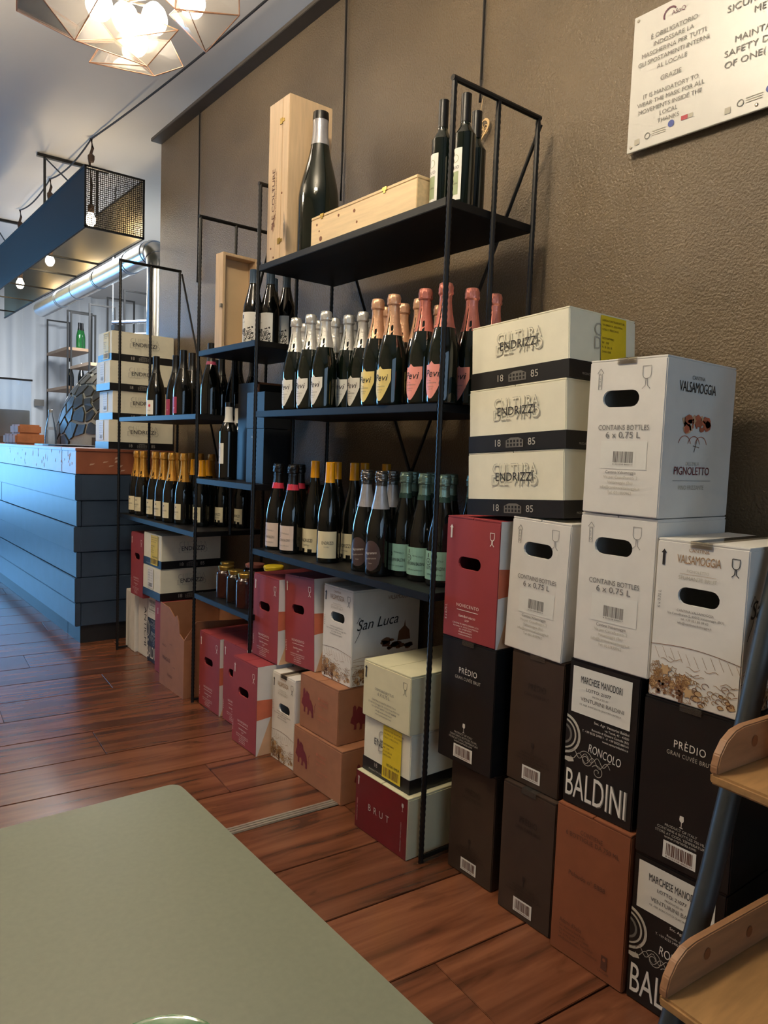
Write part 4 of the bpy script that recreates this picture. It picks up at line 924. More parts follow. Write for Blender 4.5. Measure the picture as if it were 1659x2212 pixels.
# gift boxes on the narrow middle shelf
zb = ZS['B'][1]+.0008
t = thing('gift_box', 'black wine gift box with natural wood edges behind the magnums', 'box', (1.525, 2.775, zb))
w, d, h = .17, .15, .405
MB().box(-d/2+.0082, d/2-.0082, -w/2, -w/2+.0122, .0082, h-.0082).box(-d/2, d/2, -w/2+.0125, w/2, 0, h).build('body', 'card_black', t)
for x0, x1, z0, z1 in ((-d/2, -d/2+.008, 0, h), (d/2-.008, d/2, 0, h), (-d/2, d/2, 0, .008), (-d/2, d/2, h-.008, h)): MB().box(x0+.0002, x1-.0002, -w/2-.001, -w/2+.012, z0, z1).build('wood_edge', 'card_kraft', t)
P = Print(); P.line(arc(.04, .22, .018, .6, 5.6, 14, .028), .004, 'ink_brown', 'emblem'); P.line([(.04, .18), (.04, .26)], .003, 'ink_brown', 'emblem'); P.emit(t, lambda u, v, e: (-d/2+u, -w/2-.0014-e, v))
t = thing('slate_gift_box', 'slate grey tall gift box right of the wood-edged black box', 'box', (1.435, 2.560, zb), (0, 0, 0))
w, d, h = .140, .125, .352
MB().box(-d/2, d/2, -w/2, w/2, 0, h*.60).build('body', 'card_slate', t, bevel=.0015)
MB().box(-d/2-.0015, d/2+.0015, -w/2-.0015, w/2+.0015, h*.605, h).build('lid', 'card_slate', t, bevel=.0015)
P = Print(); P.text('CANTINA', w*.45, h*.50, .007, 'ink_silver'); P.emit(t, lambda u, v, e: (-d/2-.0008-e, w/2-u, v))

# ---- jars on the lowest narrow shelf
def jar(label, x, y, r, h, sauce, lid, sq=False, tagm=None):
    t = thing('sauce_jar', label, 'jar', (x, y, ZS['B'][2]+.004), (0, 0, random.uniform(-.3, .3)), 'preserve jars')
    MB().lathe(smooth_prof([(.002, .001), (r*.9, 0), (r, .006), (r*1.0, h*.70), (r*.92, h*.80), (r*.74, h*.86), (r*.74, h*.90)], 3), 24).build('glass_body', sauce, t, smooth=True, auto=1.)
    MB().lathe([(r*.78, h*.87), (r*.80, h*.88), (r*.80, h*.925), (r*.84, h*.93), (r*.84, h*.985), (r*.80, h)], 24).build('lid', lid, t, smooth=True, auto=.5)
    if tagm:
        P = Print(); P.rect(-.008, .012, h*.25, h*.70, 'paper_white', 'label', 1, 4); P.emit(t, wrap(r, 0, pi-.6))
    return t
jar('tall gold-lidded jar of dark red sauce with a white label, leftmost', 1.452, 2.935, .036, .125, 'jar_sauce', 'brass', tagm=1)
jar('gold-lidded jar of red sauce in front on the jar shelf', 1.388, 2.815, .040, .130, 'jar_sauce', 'brass', tagm=1)
jar('gold-lidded jar of nearly black sauce between two red ones', 1.374, 2.700, .036, .130, 'jar_sauce_dark', 'brass')
jar('gold-lidded jar of brown sauce next to the red carton', 1.366, 2.592, .040, .134, 'jar_sauce', 'brass')
jar('wide jar with a pinkish lid at the back of the jar shelf', 1.560, 2.880, .052, .118, 'jar_sauce_dark', 'lid_pink')
jar('wide jar with a yellow patterned lid behind the red cartons', 1.505, 2.620, .050, .150, 'jar_sauce', 'paper_yellow')
jar('jar with a dull gold lid at the back beside the yellow lid', 1.570, 2.720, .040, .135, 'jar_sauce_dark', 'brass')

# ---- hanging wooden heart and wall cords
t = thing('hanging_heart', 'fretwork wooden heart hanging on twine against the wall', 'ornament', (1.688, 1.712, 2.10))
hp = [(.038*1.0*(16*sin(a)**3)/17, .036*(13*cos(a)-5*cos(2*a)-2*cos(3*a)-cos(4*a))/15+.035) for a in [i*2*pi/40 for i in range(40)]]
m = MB(); n = 40
for x in (-.004, 0):
    m.add([(x, -p[0], p[1]+.01) for p in hp]+[(x, -p[0]*.80, (p[1]-.035)*.80+.045) for p in hp], [(i, (i+1) % n, n+(i+1) % n, n+i) for i in range(n)])
m.add([(x, -p[0], p[1]+.01) for x in (-.004, 0) for p in hp], [(i, (i+1) % n, n+(i+1) % n, n+i) for i in range(n)])
m.build('heart_rim', 'heart_wood', t)
m = MB(); r = random.Random(5)
for k in range(9):
    cx, cz = r.uniform(-.02, .02), .045+r.uniform(-.018, .022); m.tube([(-.002, cx+.009*cos(a), cz+.009*sin(a)) for a in [i*.7 for i in range(10)]], .0016, 5)
m.build('fretwork', 'heart_wood', t)
MB().tube([(-.002, 0, .065), (-.004, .004, .10), (-.002, 0, .135), (-.003, -.005, .142)], .0016, 6).build('twine', 'twine', t)
for i, (y, z0, lb) in enumerate([(3.851, 2.01, 'thin dark cable hanging down the far end of the brown wall'), (2.490, 2.115, 'thin dark cable hanging on the wall behind the large bottle'), (1.729, 2.235, 'thin dark cable hanging on the wall above the wooden heart')]):
    MB_ = MB().tube([(1.690, y+.004, 2.905), (1.691, y, 2.6), (1.690, y-.002, 2.3), (1.690, y-.001, z0)], .0042, 8)
    tag(MB_.build('hanging_cable', 'cord_black', smooth=True), lb, 'cable', 'cables on the wall')

# ================================================================ sign on the wall
t = thing('wall_sign', 'white mask and distance notice board fixed to the brown wall', 'sign', (1.684, 1.170, 1.914))
SW, SH = .69, .334
MB().box(-.004, .003, -SW, 0, 0, SH).build('board', 'sign_board', t, bevel=.001)
P = Print(); i = 'ink_grey'; u = .113
for k, (tx, wd) in enumerate([('È OBBLIGATORIO', .122), ('INDOSSARE LA', .106), ('MASCHERINA PER TUTTI', .168), ('GLI SPOSTAMENTI INTERNI', .186), ('AL LOCALE', .080)]): P.text(tx, u, .262-k*.0195, .0108, i, w=wd)
P.text('GRAZIE', u, .152, .0112, i, w=.055)
for k, (tx, wd) in enumerate([('IT IS MANDATORY TO', .146), ('WEAR THE MASK FOR ALL', .178), ('MOVEMENTS INSIDE THE', .168), ('LOCAL', .048), ('THANKS', .058)]): P.text(tx, u, .122-k*.0180, .0104, i, w=wd)
P.line(arc(u-.012, .302, .017, .6, 3.6, 10, .016), .004, 'ink_purple', 'logo'); P.text('ASoQ', u+.010, .297, .010, 'ink_purple', w=.036)
u2 = .345
for k, (tx, wd) in enumerate([('MANTENERE LA', .150), ('DISTANZA DI', .122), ('SICUREZZA DI UN', .196), ('METRO', .070)]): P.text(tx, u2, .292-k*.0255, .0148, i, w=wd)
for k, (tx, wd) in enumerate([('MAINTAIN THE', .150), ('SAFETY DISTANCE', .196), ('OF ONE(1) METER', .192)]): P.text(tx, u2, .168-k*.0255, .0142, i, w=wd)
for uu in (0., .235):
    P.rect(.022+uu, .036+uu, .014, .028, 'ink_pale', 'logo', 2); P.line(arc(.058+uu, .028, .007, 0, 2*pi, 12), .002, 'ink_grey', 'logo')
    for k in range(3): P.rect(.070+uu, .108+uu, .034-k*.005, .0355-k*.005, 'ink_pale', 'logo', 2)
    P.poly(arc(.122+uu, .038, .0085, 0, 2*pi, 16), 'ink_blue', 'logo', 2); P.rect(.148+uu, .165+uu, .036, .046, 'ink_crimson', 'logo', 2); P.rect(.166+uu, .178+uu, .036, .046, 'ink_pale', 'logo', 2)
P.emit(t, lambda u, v, e: (-.0045-e, -u, v), .0004)
for y, zz in ((-.012, .012), (-.012, SH-.012), (-.33, .012)): MB().lathe([(.004, 0), (.004, .0015), (.002, .0025)], 10).build('screw', 'aluminium', t).matrix_local = Matrix.Translation((-.004, y, zz)) @ Matrix.Rotation(-pi/2, 4, 'Y')

# ================================================================ bar counter
CY0, CY1, CX0, CX1 = 4.150, 8.6, 1.150, 1.695
t = thing('bar_counter', 'long bar clad in dark blue-grey horizontal boards with a copper top', 'bar', (CX0, CY0, 0))
def rb(m): m.v = [(x-CX0, y-CY0, z) for x, y, z in m.v]; return m
rb(MB().box(CX0+.03, CX1-.002, CY0+.03, 4.418, 0, .10).box(CX0+.03, CX1-.09, 4.425, CY1, 0, .10)).build('plinth', 'counter_base', t)
rb(MB().box(CX0+.025, CX1-.004, CY0+.025, 4.418, .10, .945).box(CX0+.025, CX1-.09, 4.425, CY1, .10, .945)).build('core', 'counter_base', t)
ROWS = [.103, .236, .376, .518, .660, .802, .945]
for k in range(6):
    z0, z1 = ROWS[k], ROWS[k+1]-.003; o = .008 if k % 2 else 0.
    cuts = {3: [CY0-.004, 5.95, 7.4, CY1], 1: [CY0-.004, 7.0, CY1], 4: [CY0-.004, 6.10, CY1], 2: [CY0-.004, 6.6, CY1]}.get(k, [CY0-.004, 7.6, CY1])
    for a, b in zip(cuts, cuts[1:]):
        x = -.006*((k+int(a*3)) % 3 == 0)
        rb(MB().box(CX0-o+x, CX0+.024, a+.003, b-.003, z0, z1)).build('board', 'counter_paint', t, bevel=.003)
    rb(MB().box(CX0+.028-o, CX1-.006, CY0-o, CY0+.024, z0, z1)).build('board', 'counter_paint', t, bevel=.003)
rb(MB().box(CX0-.006, CX1-.004, CY0-.006, 4.418, .946, 1.070).box(CX0-.006, CX1-.09, 4.425, CY1, .946, 1.070)).build('top_band', 'counter_copper', t, bevel=.002)
rb(MB().box(CX0-.010, CX1-.003, CY0-.010, 4.4185, 1.0705, 1.0865).box(CX0-.010, CX1-.085, 4.425, CY1, 1.0705, 1.0865)).build('countertop', 'counter_copper', t, bevel=.002)
m = MB(); r = random.Random(12)
for k in range(34):
    y = CY0+.05+r.random()*1.6; zz = .955+r.random()*.10; l = r.uniform(.01, .04); q = r.uniform(.0015, .004)
    m.add([(CX0-.0066, y, zz), (CX0-.0066, y+q*3, zz+l*.2), (CX0-.0066, y+q*2, zz+l), (CX0-.0066, y-q, zz+l*.8)], [(0, 1, 2, 3)])
for k in range(16):
    x = CX0+.05+r.random()*.48; zz = .955+r.random()*.08; l = r.uniform(.01, .03)
    m.add([(x, CY0-.0066, zz), (x+.02, CY0-.0066, zz+.004), (x+.03, CY0-.0066, zz+l*.6), (x+.005, CY0-.0066, zz+l*.5)], [(0, 1, 2, 3)])
o = rb(m).build('worn_patches', 'counter_scuff', t); o['kind'] = 'stuff'
CT = 1.0865
def on_bar(x, y): return (x, y, CT)
t = thing('serving_board', 'thin black serving board lying on the bar', 'board', on_bar(1.38, 5.25))
MB().prism([(.17*cos(a)*(1.0), .42*sin(a)) for a in [i*2*pi/28 for i in range(28)]], 'z', .0005, .012).build('board_top', 'board_black', t, bevel=.002)
MB().box(-.03, .03, .40, .56, .0005, .012).build('handle', 'board_black', t, bevel=.003)
def parcel(label, x, y, z, lx, ly, lz, n):
    t = thing('paper_parcel', label, 'parcel', (x, y, z), (0, 0, random.uniform(-.1, .1)), 'brown paper parcels')
    MB().box(-lx/2, lx/2, -ly/2, ly/2, 0, lz).build('wrapping', 'bread_paper', t, bevel=.012)
    for k in range(n): MB().box(-lx/2-.001, -lx/2+.002, -ly/2+ly*(k+.9)/(n+.9), -ly/2+ly*(k+.9)/(n+.9)+.004, .004, lz-.004).build('fold', 'card_kraft_dark', t)
    return t
parcel('lower flat brown paper parcel on the bar', 1.285, 5.98, CT+.0005, .22, .30, .075, 3)
parcel('upper crumpled brown paper parcel on the bar', 1.295, 6.00, CT+.076, .16, .24, .070, 1)
t = thing('water_bottle', 'clear glass bottle standing on the bar', 'bottle', on_bar(1.355, 5.53))
MB().lathe(smooth_prof([(.002, .002), (.036, 0), (.040, .006), (.040, .06), (.034, .12), (.022, .18), (.014, .215), (.013, .235)], 3), 24).build('glass_body', 'bottle_clear', t, smooth=True, auto=1.)
MB().lathe([(.015, .232), (.015, .250), (.012, .252)], 16).build('stopper', 'aluminium', t, smooth=True, auto=.5)
t = thing('glass_guard', 'clear glass sneeze guard with a dark top rail behind the bar', 'screen', (1.10, 7.2, CT))
MB().box(.0, .50, 0, .008, .06, .56).build('pane', 'guard_glass', t)
MB().box(-.01, .51, -.008, .016, .56, .575).build('top_rail', 'mesh_frame', t)
MB().box(-.10, .50, .05, .35, 0, .30).build('metal_back', 'steel_brushed', t, bevel=.004)
for x in (.02, .44): MB().box(x, x+.03, -.004, .014, 0, .08).build('foot', 'mesh_frame', t)

# ---- pizza oven with mosaic dome
OC = Vector((2.542, 6.50, 1.10)); OR = .886
t = thing('pizza_oven', 'domed pizza oven covered in dark stone mosaic', 'oven', (OC.x, OC.y, 0))
bm = bmesh.new(); bmesh.ops.create_icosphere(bm, subdivisions=4, radius=OR-.012)
bmesh.ops.bisect_plane(bm, geom=bm.verts[:]+bm.edges[:]+bm.faces[:], plane_co=(0, 0, -.05), plane_no=(0, 0, -1), clear_outer=True)
me = bpy.data.meshes.new('dome'); 
for f in bm.faces: f.smooth = True
bm.to_mesh(me); bm.free(); me.materials.append(M('grout')); o = bpy.data.objects.new('dome', me); COL.objects.link(o); o.parent = t; o.location = (0, 0, OC.z)
MB().lathe([(OR*.9, 0), (OR*.9, OC.z-.05)], 40).build('base', 'oven_white', t, smooth=True, auto=.6)
bm = bmesh.new(); bmesh.ops.create_icosphere(bm, subdivisions=4, radius=1.0)
bm.verts.ensure_lookup_table(); r = random.Random(21); jit = {}
for v in bm.verts:
    c = v.co.normalized(); d2 = Vector((-1, -.62, .25)).normalized()
    if c.z < .0 or c.dot(d2) < .25: continue
    ring = []
    for f in v.link_faces:
        p = f.calc_center_median().normalized()
        if f.index not in jit: jit[f.index] = Vector((r.uniform(-1, 1), r.uniform(-1, 1), r.uniform(-1, 1)))*.036
        ring.append((p+jit[f.index]).normalized())
    a = c.orthogonal().normalized(); b = c.cross(a); ring.sort(key=lambda p: math.atan2(p.dot(b), p.dot(a)))
    ctr = sum(ring, Vector())/len(ring); sh = r.uniform(.76, .86); ring = [(ctr+(p-ctr)*sh).normalized() for p in ring]; n = len(ring)
    m = MB(); m.add([p*(OR-.014) for p in ring]+[p*(OR+r.uniform(.0, .004)) for p in ring], [tuple(range(n))[::-1], tuple(range(n, 2*n))]+[(i, (i+1) % n, n+(i+1) % n, n+i) for i in range(n)])
    m.build('mosaic_tile', 'mosaic_dark', t).location = (0, 0, OC.z)
bm.free()

# ---- spiral duct
DX, DZ, DR = 1.945, 2.475, .078
t = thing('ventilation_duct', 'shiny round metal duct running under the ceiling to an elbow', 'duct', (DX, 5.1, DZ))
def rd(m): m.v = [(x-DX, y-5.1, z-DZ) for x, y, z in m.v]; return m
rd(MB().tube([(DX, 5.22, DZ), (DX, 8.3, DZ)], DR, 32)).build('straight_pipe', 'zinc', t, smooth=True)
el = [(DX, 5.22-.14*sin(a), DZ-.14+.14*cos(a)) for a in [i*pi/2/8 for i in range(9)]]
rd(MB().tube(el, DR*1.03, 32)).build('elbow', 'zinc', t, smooth=True)
rd(MB().tube([(DX, 5.08, DZ-.14), (DX, 5.08, 1.75)], DR, 32)).build('drop_pipe', 'zinc', t, smooth=True)
for y in (5.24, 5.62, 5.66, 6.35, 6.38, 7.0, 7.5, 7.54): rd(MB().tube([(DX, y, DZ), (DX, y+.012, DZ)], DR+.005, 32)).build('seam_ring', 'zinc', t, smooth=True)
for a in (2, 5): p = Vector(el[a]); q = Vector(el[a+1]); rd(MB().tube([p, p+(q-p)*.25], DR*1.03+.004, 32)).build('seam_ring', 'zinc', t, smooth=True)
for y in (6.0, 7.7): rd(MB().tube([(DX, y, DZ+DR), (DX, y, CEIL)], .004, 6)).build('hanger_rod', 'mesh_frame', t)

# ---- mesh light box hung over the bar, with bulbs on rope flex
BX0, BX1, BY0, BY1, BZ0, BZ1 = 1.355, 1.712, 4.74, 8.9, 2.425, 2.782
t = thing('mesh_light_box', 'long black wire-mesh light box hung from the ceiling over the bar', 'light fixture', ((BX0+BX1)/2, BY0, BZ0))
def rm(m): m.v = [(x-(BX0+BX1)/2, y-BY0, z-BZ0) for x, y, z in m.v]; return m
rm(MB().box(BX0, BX0+.0015, BY0, BY1, BZ0, BZ1)).build('mesh_panel', 'mesh_sheet_dense', t)
rm(MB().box(BX1-.0015, BX1, BY0, BY1, BZ0, BZ1)).build('mesh_panel', 'mesh_sheet_lit', t)
rm(MB().box(BX0+.002, BX1-.002, BY0, BY0+.0015, BZ0, BZ1)).build('mesh_panel', 'mesh_sheet', t)
for x in (BX0, BX1):
    for zz in (BZ0, BZ1): rm(MB().box(x-.006, x+.006, BY0-.006, BY1, zz-.006, zz+.006)).build('frame_bar', 'mesh_frame', t)
    rm(MB().box(x-.006, x+.006, BY0-.006, BY0+.006, BZ0, BZ1)).build('frame_bar', 'mesh_frame', t)
for zz in (BZ0, BZ1): rm(MB().box(BX0, BX1, BY0-.006, BY0+.006, zz-.006, zz+.006)).build('frame_bar', 'mesh_frame', t)
for y in (5.65, 6.2, 6.9, 7.6, 8.4): rm(MB().box(BX0, BX1, y-.008, y+.008, BZ0-.006, BZ0+.006)).build('cross_bar', 'mesh_frame', t)
for y in (5.70, 7.6):
    rm(MB().box(BX0-.05, BX1+.08, y-.015, y+.015, CEIL-.022, CEIL-.001)).build('ceiling_bar', 'mesh_frame', t)
    for x in (BX0, BX1): rm(MB().tube([(x, y, BZ1), (x, y, CEIL-.02)], .009, 8)).build('hanger_rod', 'mesh_frame', t)
    rm(MB().tube([(BX0, y-.60, BZ1), (BX0, y-.02, CEIL-.03)], .005, 8)).build('stay_rod', 'mesh_frame', t)
def pendant(label, x, y, z0, zb):
    t = thing('bulb_pendant', label, 'pendant bulb', (x, y, z0), (0, 0, 0), 'bulbs on rope flex over the bar')
    MB().tube([(0, 0, 0), (.008, -.004, -.06), (-.010, .006, -.13), (.004, 0, -.30), (0, 0, zb-z0+.09)], .010, 8).build('flex', 'cord_brown', t, smooth=True)
    MB().lathe([(.016, -.02), (.022, 0), (.022, .02), (.012, .03)], 12, (0, 0, -.13)).build('knot', 'cord_brown', t, smooth=True)
    MB().lathe([(.019, zb-z0+.045), (.021, zb-z0+.06), (.021, zb-z0+.09), (.010, zb-z0+.10)], 16).build('socket', 'cord_brown', t, smooth=True, auto=.6)
    MB().lathe(smooth_prof([(.001, -.042), (.018, -.036), (.032, -.012), (.032, .008), (.020, .034), (.014, .05)], 3), 18, (0, 0, zb-z0)).build('bulb', 'bulb_glow', t, smooth=True, auto=2)
    d = bpy.data.lights.new('bulb_light', 'POINT'); d.energy = 12; d.color = (1, .80, .50); d.shadow_soft_size = .045
    l = bpy.data.objects.new('bulb_light', d); COL.objects.link(l); l.location = (x, y, zb)
HK = [(1.512, 5.16), (1.50, 6.15), (1.50, 7.15)]
pendant('nearest glowing bulb on rope flex at the end of the mesh box', HK[0][0], HK[0][1], CEIL-.01, 2.59)
pendant('second glowing bulb on rope flex inside the mesh box', HK[1][0], HK[1][1], CEIL-.01, 2.50)
pendant('far glowing bulb on rope flex below the mesh box', HK[2][0], HK[2][1], CEIL-.01, 2.48)
def swag(a, b, dip, n=14):
    a, b = Vector(a), Vector(b); return [a+(b-a)*(i/n)-Vector((0, 0, dip*4*(i/n)*(1-i/n))) for i in range(n+1)]
pts = swag((1.66, 1.6, CEIL-.012), (HK[0][0], HK[0][1], CEIL-.012), .055, 24)+swag((HK[0][0], HK[0][1], CEIL-.012), (HK[1][0], HK[1][1], CEIL-.012), .045)[1:]+swag((HK[1][0], HK[1][1], CEIL-.012), (HK[2][0], HK[2][1], CEIL-.012), .045)[1:]
tag(MB().tube(pts, .0055, 8).build('supply_rope', 'cord_black', smooth=True), 'dark twisted supply rope swagged along the ceiling to the bulbs', 'cable')

# ---- kitchen wall shelves far behind the bar
def far_rack(label, x0, x1, y0, y1, z0, z1, shelves):
    t = thing('wall_rack', label, 'shelves', (x0, y0, 0), group='thin black racks in the kitchen')
    for y in (y0, y1):
        for x in (x0, x1): MB().box(x-x0-.009, x-x0+.009, y-y0-.009, y-y0+.009, z0, z1).build('post', 'mesh_frame', t)
        MB().box(-.009, x1-x0+.009, y-y0-.009, y-y0+.009, z1, z1+.018).build('top_rail', 'mesh_frame', t)
    for z in shelves: MB().box(-.01, x1-x0+.01, .01, y1-y0-.01, z-.035, z).build('shelf_board', 'oak_shelf', t)
    return t
far_rack('slim black rack with oak shelves against the pale far wall', 2.52, 2.80, 9.50, 10.45, .0, 2.69, (2.27, 1.80, 1.30))
far_rack('second slim rack right of the first, nearer the oven', 2.52, 2.80, 8.62, 9.35, .0, 2.65, (2.02,))
far_rack('rightmost bare black rack near the kitchen rail', 2.90, 3.22, 8.6, 9.20, .0, 2.86, (2.10,))
def far_bottle(shape, H_, label, x, y, z, glass, cap, lab=None):
    t = bottle(shape, H_, 'wine_bottle', glass, [('capsule', .72, 1., .001, cap, False)], [(lab_rect(.06, .08, lab), .0392 if shape == 'burg' else .0428, .02, pi+.8)] if lab else [], 1.0, 16)
    t.location = (x, y, z); tag(t, label, 'bottle', 'bottles on the kitchen racks')
far_bottle('spark', .30, 'left dark bottle with silver neck on the kitchen rack', 2.585, 9.62, 1.80, 'glass_black', 'foil_silver')
far_bottle('spark', .30, 'right dark bottle with silver neck on the kitchen rack', 2.715, 9.62, 1.80, 'glass_black', 'foil_silver')
far_bottle('burg', .32, 'left green bottle on the upper kitchen rack', 2.690, 9.62, 2.27, 'glass_green', 'capsule_black', None)
far_bottle('burg', .33, 'right green bottle on the upper kitchen rack', 2.745, 9.70, 2.27, 'glass_green', 'capsule_black', None)
far_bottle('bord', .31, 'white-labelled bottle low on the kitchen rack', 2.60, 9.62, 1.30, 'glass_black', 'capsule_black', 'paper_white')
far_bottle('bord', .31, 'dark bottle beside the white-labelled one low on the kitchen rack', 2.72, 9.70, 1.30, 'glass_black', 'capsule_black')
far_bottle('bord', .32, 'bottle with a pale neck next to the topmost bar carton', 2.86, 8.75, 2.10, 'glass_black', 'paper_cream')
t = thing('utensil_rail', 'bright metal rail with hooks above the kitchen', 'rail', (2.35, 7.3, 2.28))
MB().tube([(0, 0, 0), (0, 0, CEIL-2.28)], .006, 6).build('hanger_rod', 'zinc', t)
MB().tube([(0, 0, 0), (.55, -.9, 0)], .017, 12).build('bar', 'zinc', t, smooth=True)
MB().tube([(.18, -.02, -.09), (.60, -.72, -.09)], .013, 12).build('bar', 'zinc', t, smooth=True)
for f in (.25, .45, .6, .8): MB().tube([(.55*f, -.9*f, .02), (.55*f+.012, -.9*f, -.03), (.55*f+.02, -.9*f, -.12), (.55*f+.035, -.9*f, -.13)], .004, 6).build('hook', 'zinc', t, smooth=True)
MB().box(.0, .10, -.05, .05, -.07, -.02).build('bracket', 'mesh_frame', t)
tag(MB().box(0, .12, 0, .01, 0, .085).box(0, .12, -.002, 0, .045, .085).build('wall_switch', 'ink_grey', loc=(2.40, 10.62, 1.58)), 'small grey switch plate on the pale far wall', 'switch')

# ================================================================ geometric glass lamp
LV = {'A': (0.651, 3.155, 2.72), 'B': (0.754, 3.271, 2.85), 'C': (0.896, 3.252, 2.8), 'D': (0.843, 3.095, 2.66), 'E': (0.917, 3.11, 2.8), 'F': (1.056, 3.037, 2.82),
 'G': (1.147, 2.826, 2.7), 'H': (1.081, 2.97, 2.6), 'I': (0.911, 3.142, 2.62), 'J': (0.965, 3.193, 2.72), 'K': (1.101, 2.946, 2.56), 'L': (1.19, 2.877, 2.6), 'M': (1.167, 2.954, 2.72),
 'N': (1.126, 2.806, 2.76), 'O': (1.262, 2.548, 2.68), 'Q': (1.261, 2.827, 2.66), 'R': (1.137, 2.89, 2.78), 'S': (1.165, 2.769, 2.75), 'T': (1.007, 3.135, 2.74), 'U': (1.292, 2.617, 2.85), 'W': (1.100, 2.731, 2.87),
 'a': (.60, 2.90, 2.74), 'b': (.66, 2.66, 2.86), 'c': (.84, 2.55, 2.70), 'd': (1.05, 2.50, 2.84)}
PANES = ['ABCD', 'DCE', 'DET', 'DTH', 'ETGF', 'TGH', 'IJTK', 'KLMT', 'IKH', 'RNSQ', 'SOQ', 'NOUW', 'AabB', 'abc', 'bcd', 'cdWN', 'AaD', 'aDc']
BULBS = [(1.013, 3.027, 2.78), (0.919, 3.045, 2.80), (1.103, 2.958, 2.78), (1.072, 3.080, 2.735), (1.183, 2.785, 2.80), (.86, 2.85, 2.80)]
def glass_lamp(label, org, power):
    t = thing('glass_pendant_lamp', label, 'lamp', org, group='geometric glass lamps')
    L0 = LAMP1; R = lambda p: Vector(p)-L0
    edges = set()
    for s in PANES:
        q = [R(LV[c]) for c in s]; n = (q[1]-q[0]).cross(q[2]-q[0]).normalized()*.0015; k = len(q)
        MB().add([p-n for p in q]+[p+n for p in q], [tuple(range(k))[::-1], tuple(range(k, 2*k))]+[(i, (i+1) % k, k+(i+1) % k, k+i) for i in range(k)]).build('glass_pane', 'lamp_glass', t)
        for i in range(k): edges.add(tuple(sorted((s[i], s[(i+1) % k]))))
    for a, b in sorted(edges): MB().tube([R(LV[a]), R(LV[b])], .0022, 6).build('edge_strip', 'copper_edge', t)
    MB().lathe([(.055, .315), (.055, .345), (.02, .36)], 20).build('ceiling_rose', 'aluminium', t, smooth=True, auto=.5)
    MB().tube([(0, 0, .32), (0, 0, .05)], .008, 8).build('stem', 'aluminium', t)
    for p in BULBS:
        p = R(p); MB().tube([(0, 0, .06), p+Vector((0, 0, .04))], .006, 6).build('arm', 'aluminium', t)
        MB().lathe(smooth_prof([(.001, -.056), (.030, -.048), (.050, -.010), (.042, .030), (.018, .056)], 3), 16, tuple(p)).build('bulb', 'lamp_glow', t, smooth=True, auto=2)
    for p in BULBS[0], BULBS[2], BULBS[4], BULBS[5]:
        d = bpy.data.lights.new('lamp_light', 'POINT'); d.energy = power/4; d.color = LAMP_COL; d.shadow_soft_size = .06
        l = bpy.data.objects.new('lamp_light', d); COL.objects.link(l); l.location = Vector(org)+R(p)
glass_lamp('overexposed geometric glass ceiling lamp with copper edges', LAMP1, LAMP1_W)
glass_lamp('unseen fill lamp of geometric glass added left of the view', FILL_LAMP, FILL_LAMP_W)
glass_lamp('second geometric glass lamp over the table near the camera', LAMP2, LAMP2_W)

# ================================================================ foreground table and tumbler
t = thing('dining_table', 'grey-green laminate table top in the near left corner', 'table', (-.29, .22, 0))
TX0, TX1, TY0, TY1 = -.90, .316, -.30, .747
m = MB(); ch = [(TX1-.009, TY0), (TX1, TY0+.009)]+[(TX1-.014+.014*cos(a), TY1-.014+.014*sin(a)) for a in [i*pi/2/6 for i in range(7)]]+[ (TX0+.009, TY1), (TX0, TY1-.009), (TX0, TY0+.009), (TX0+.009, TY0)]
m.prism([(x+.29, y-.22) for x, y in ch], 'z', .728, .750); m.build('table_top', 'table_laminate', t, bevel=.002)
MB().prism([(x*.985+.29, y*.985-.22) for x, y in ch], 'z', .712, .7275).build('under_frame', 'table_edge', t)
MB().tube([(0, 0, .03), (0, 0, .712)], .035, 20).build('pedestal', 'tube_grey', t, smooth=True)
MB().box(-.25, .25, -.25, .25, 0, .03).build('foot_plate', 'tube_grey', t, bevel=.004)
t = thing('green_tumbler', 'green glass tumbler on the table at the bottom edge', 'glass', (.1262, .3175, .7505))
MB().lathe([(.001, .002), (.025, 0), (.028, .003), (.034, .068), (.0345, .0715), (.0335, .0725), (.0318, .0700), (.0262, .008), (.001, .006)], 32).build('glass_body', 'tumbler_green', t, smooth=True, auto=.9)
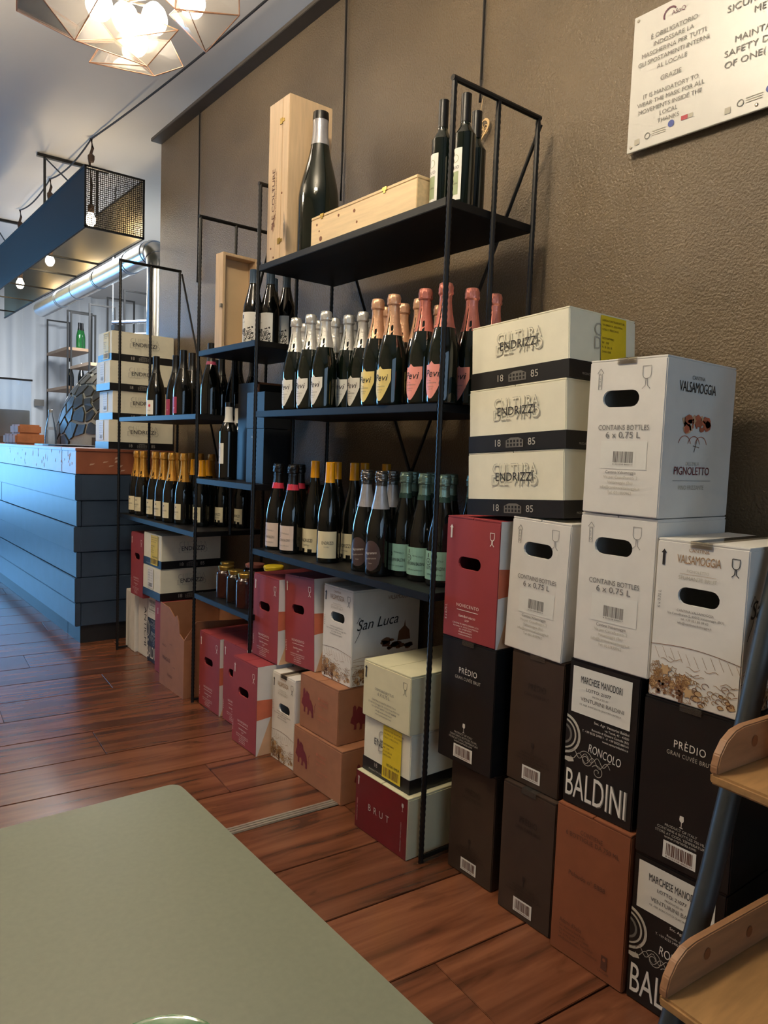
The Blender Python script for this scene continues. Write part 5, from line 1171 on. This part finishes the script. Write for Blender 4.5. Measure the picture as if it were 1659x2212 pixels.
MB().lathe([(.0318, .0700), (.0345, .0715), (.0335, .0728), (.0318, .0722)], 32).build('rim', 'glass_green', t, smooth=True, auto=.9)

# ================================================================ leaning ladder rack with plywood trays
t = thing('ladder_rack', 'leaning grey tube ladder rack with plywood trays at the right edge', 'rack', (1.06, .40, 0))
def rl(m): m.v = [(x-1.06, y-.40, z) for x, y, z in m.v]; return m
for y in (.582, -.02): rl(MB().tube([(1.020, y, .012), (1.112, y, .20), (1.206, y, .42), (1.290, y, .66), (1.345, y, .84), (1.62, y, 1.72)], .0185, 18)).build('pole', 'tube_grey', t, smooth=True)
def tray(cx, cz, dep, nm):
    a = radians(-4.5); ax = Vector((cos(a), sin(a), 0)); ay = Vector((sin(a), -cos(a), 0)); C = Vector((cx, .548, cz))
    def loc(m): m.v = [tuple(C+ax*p[0]+ay*p[1]+Vector((0, 0, p[2]))) for p in m.v]; return rl(m)
    loc(MB().box(0, dep, 0, .56, 0, .018)).build('tray_base', 'plywood', t, bevel=.004)
    prof = [(0, .018), (dep, .018), (dep, .085), (.070, .085), (.045, .081), (.022, .068), (.006, .048), (0, .030)]
    loc(MB().prism(prof, 'y', .0, .014)).build('tray_side', 'plywood_red', t, bevel=.002)
    loc(MB().prism(prof, 'y', .546, .56)).build('tray_side', 'plywood_red', t, bevel=.002)
    loc(MB().box(dep-.014, dep, .0145, .5455, .018, .085)).build('tray_back', 'plywood_red', t)
    for u, v in ((.10, .055), (.22, .05)): loc(MB().add([(u+.009*cos(q), .0146, v+.010*sin(q)) for q in [i*2*pi/9 for i in range(9)]], [tuple(range(9))])).build('knot', 'knot', t)
    return C, ax, ay
tray(1.000, .300, .42, 'lower')
C, ax, ay = tray(1.105, .622, .30, 'upper')
p = C+ax*.10+ay*.085
t = thing('plywood_block', 'upright plywood block standing in the upper tray', 'block', (p.x, p.y, p.z+.0185), (0, 0, radians(-4.5)))
MB().box(0, .14, -.16, 0, 0, .155).build('block_body', 'plywood_red', t, bevel=.002)
MB().box(.004, .136, -.156, -.004, .1552, .159).build('block_cap', 'plywood', t)
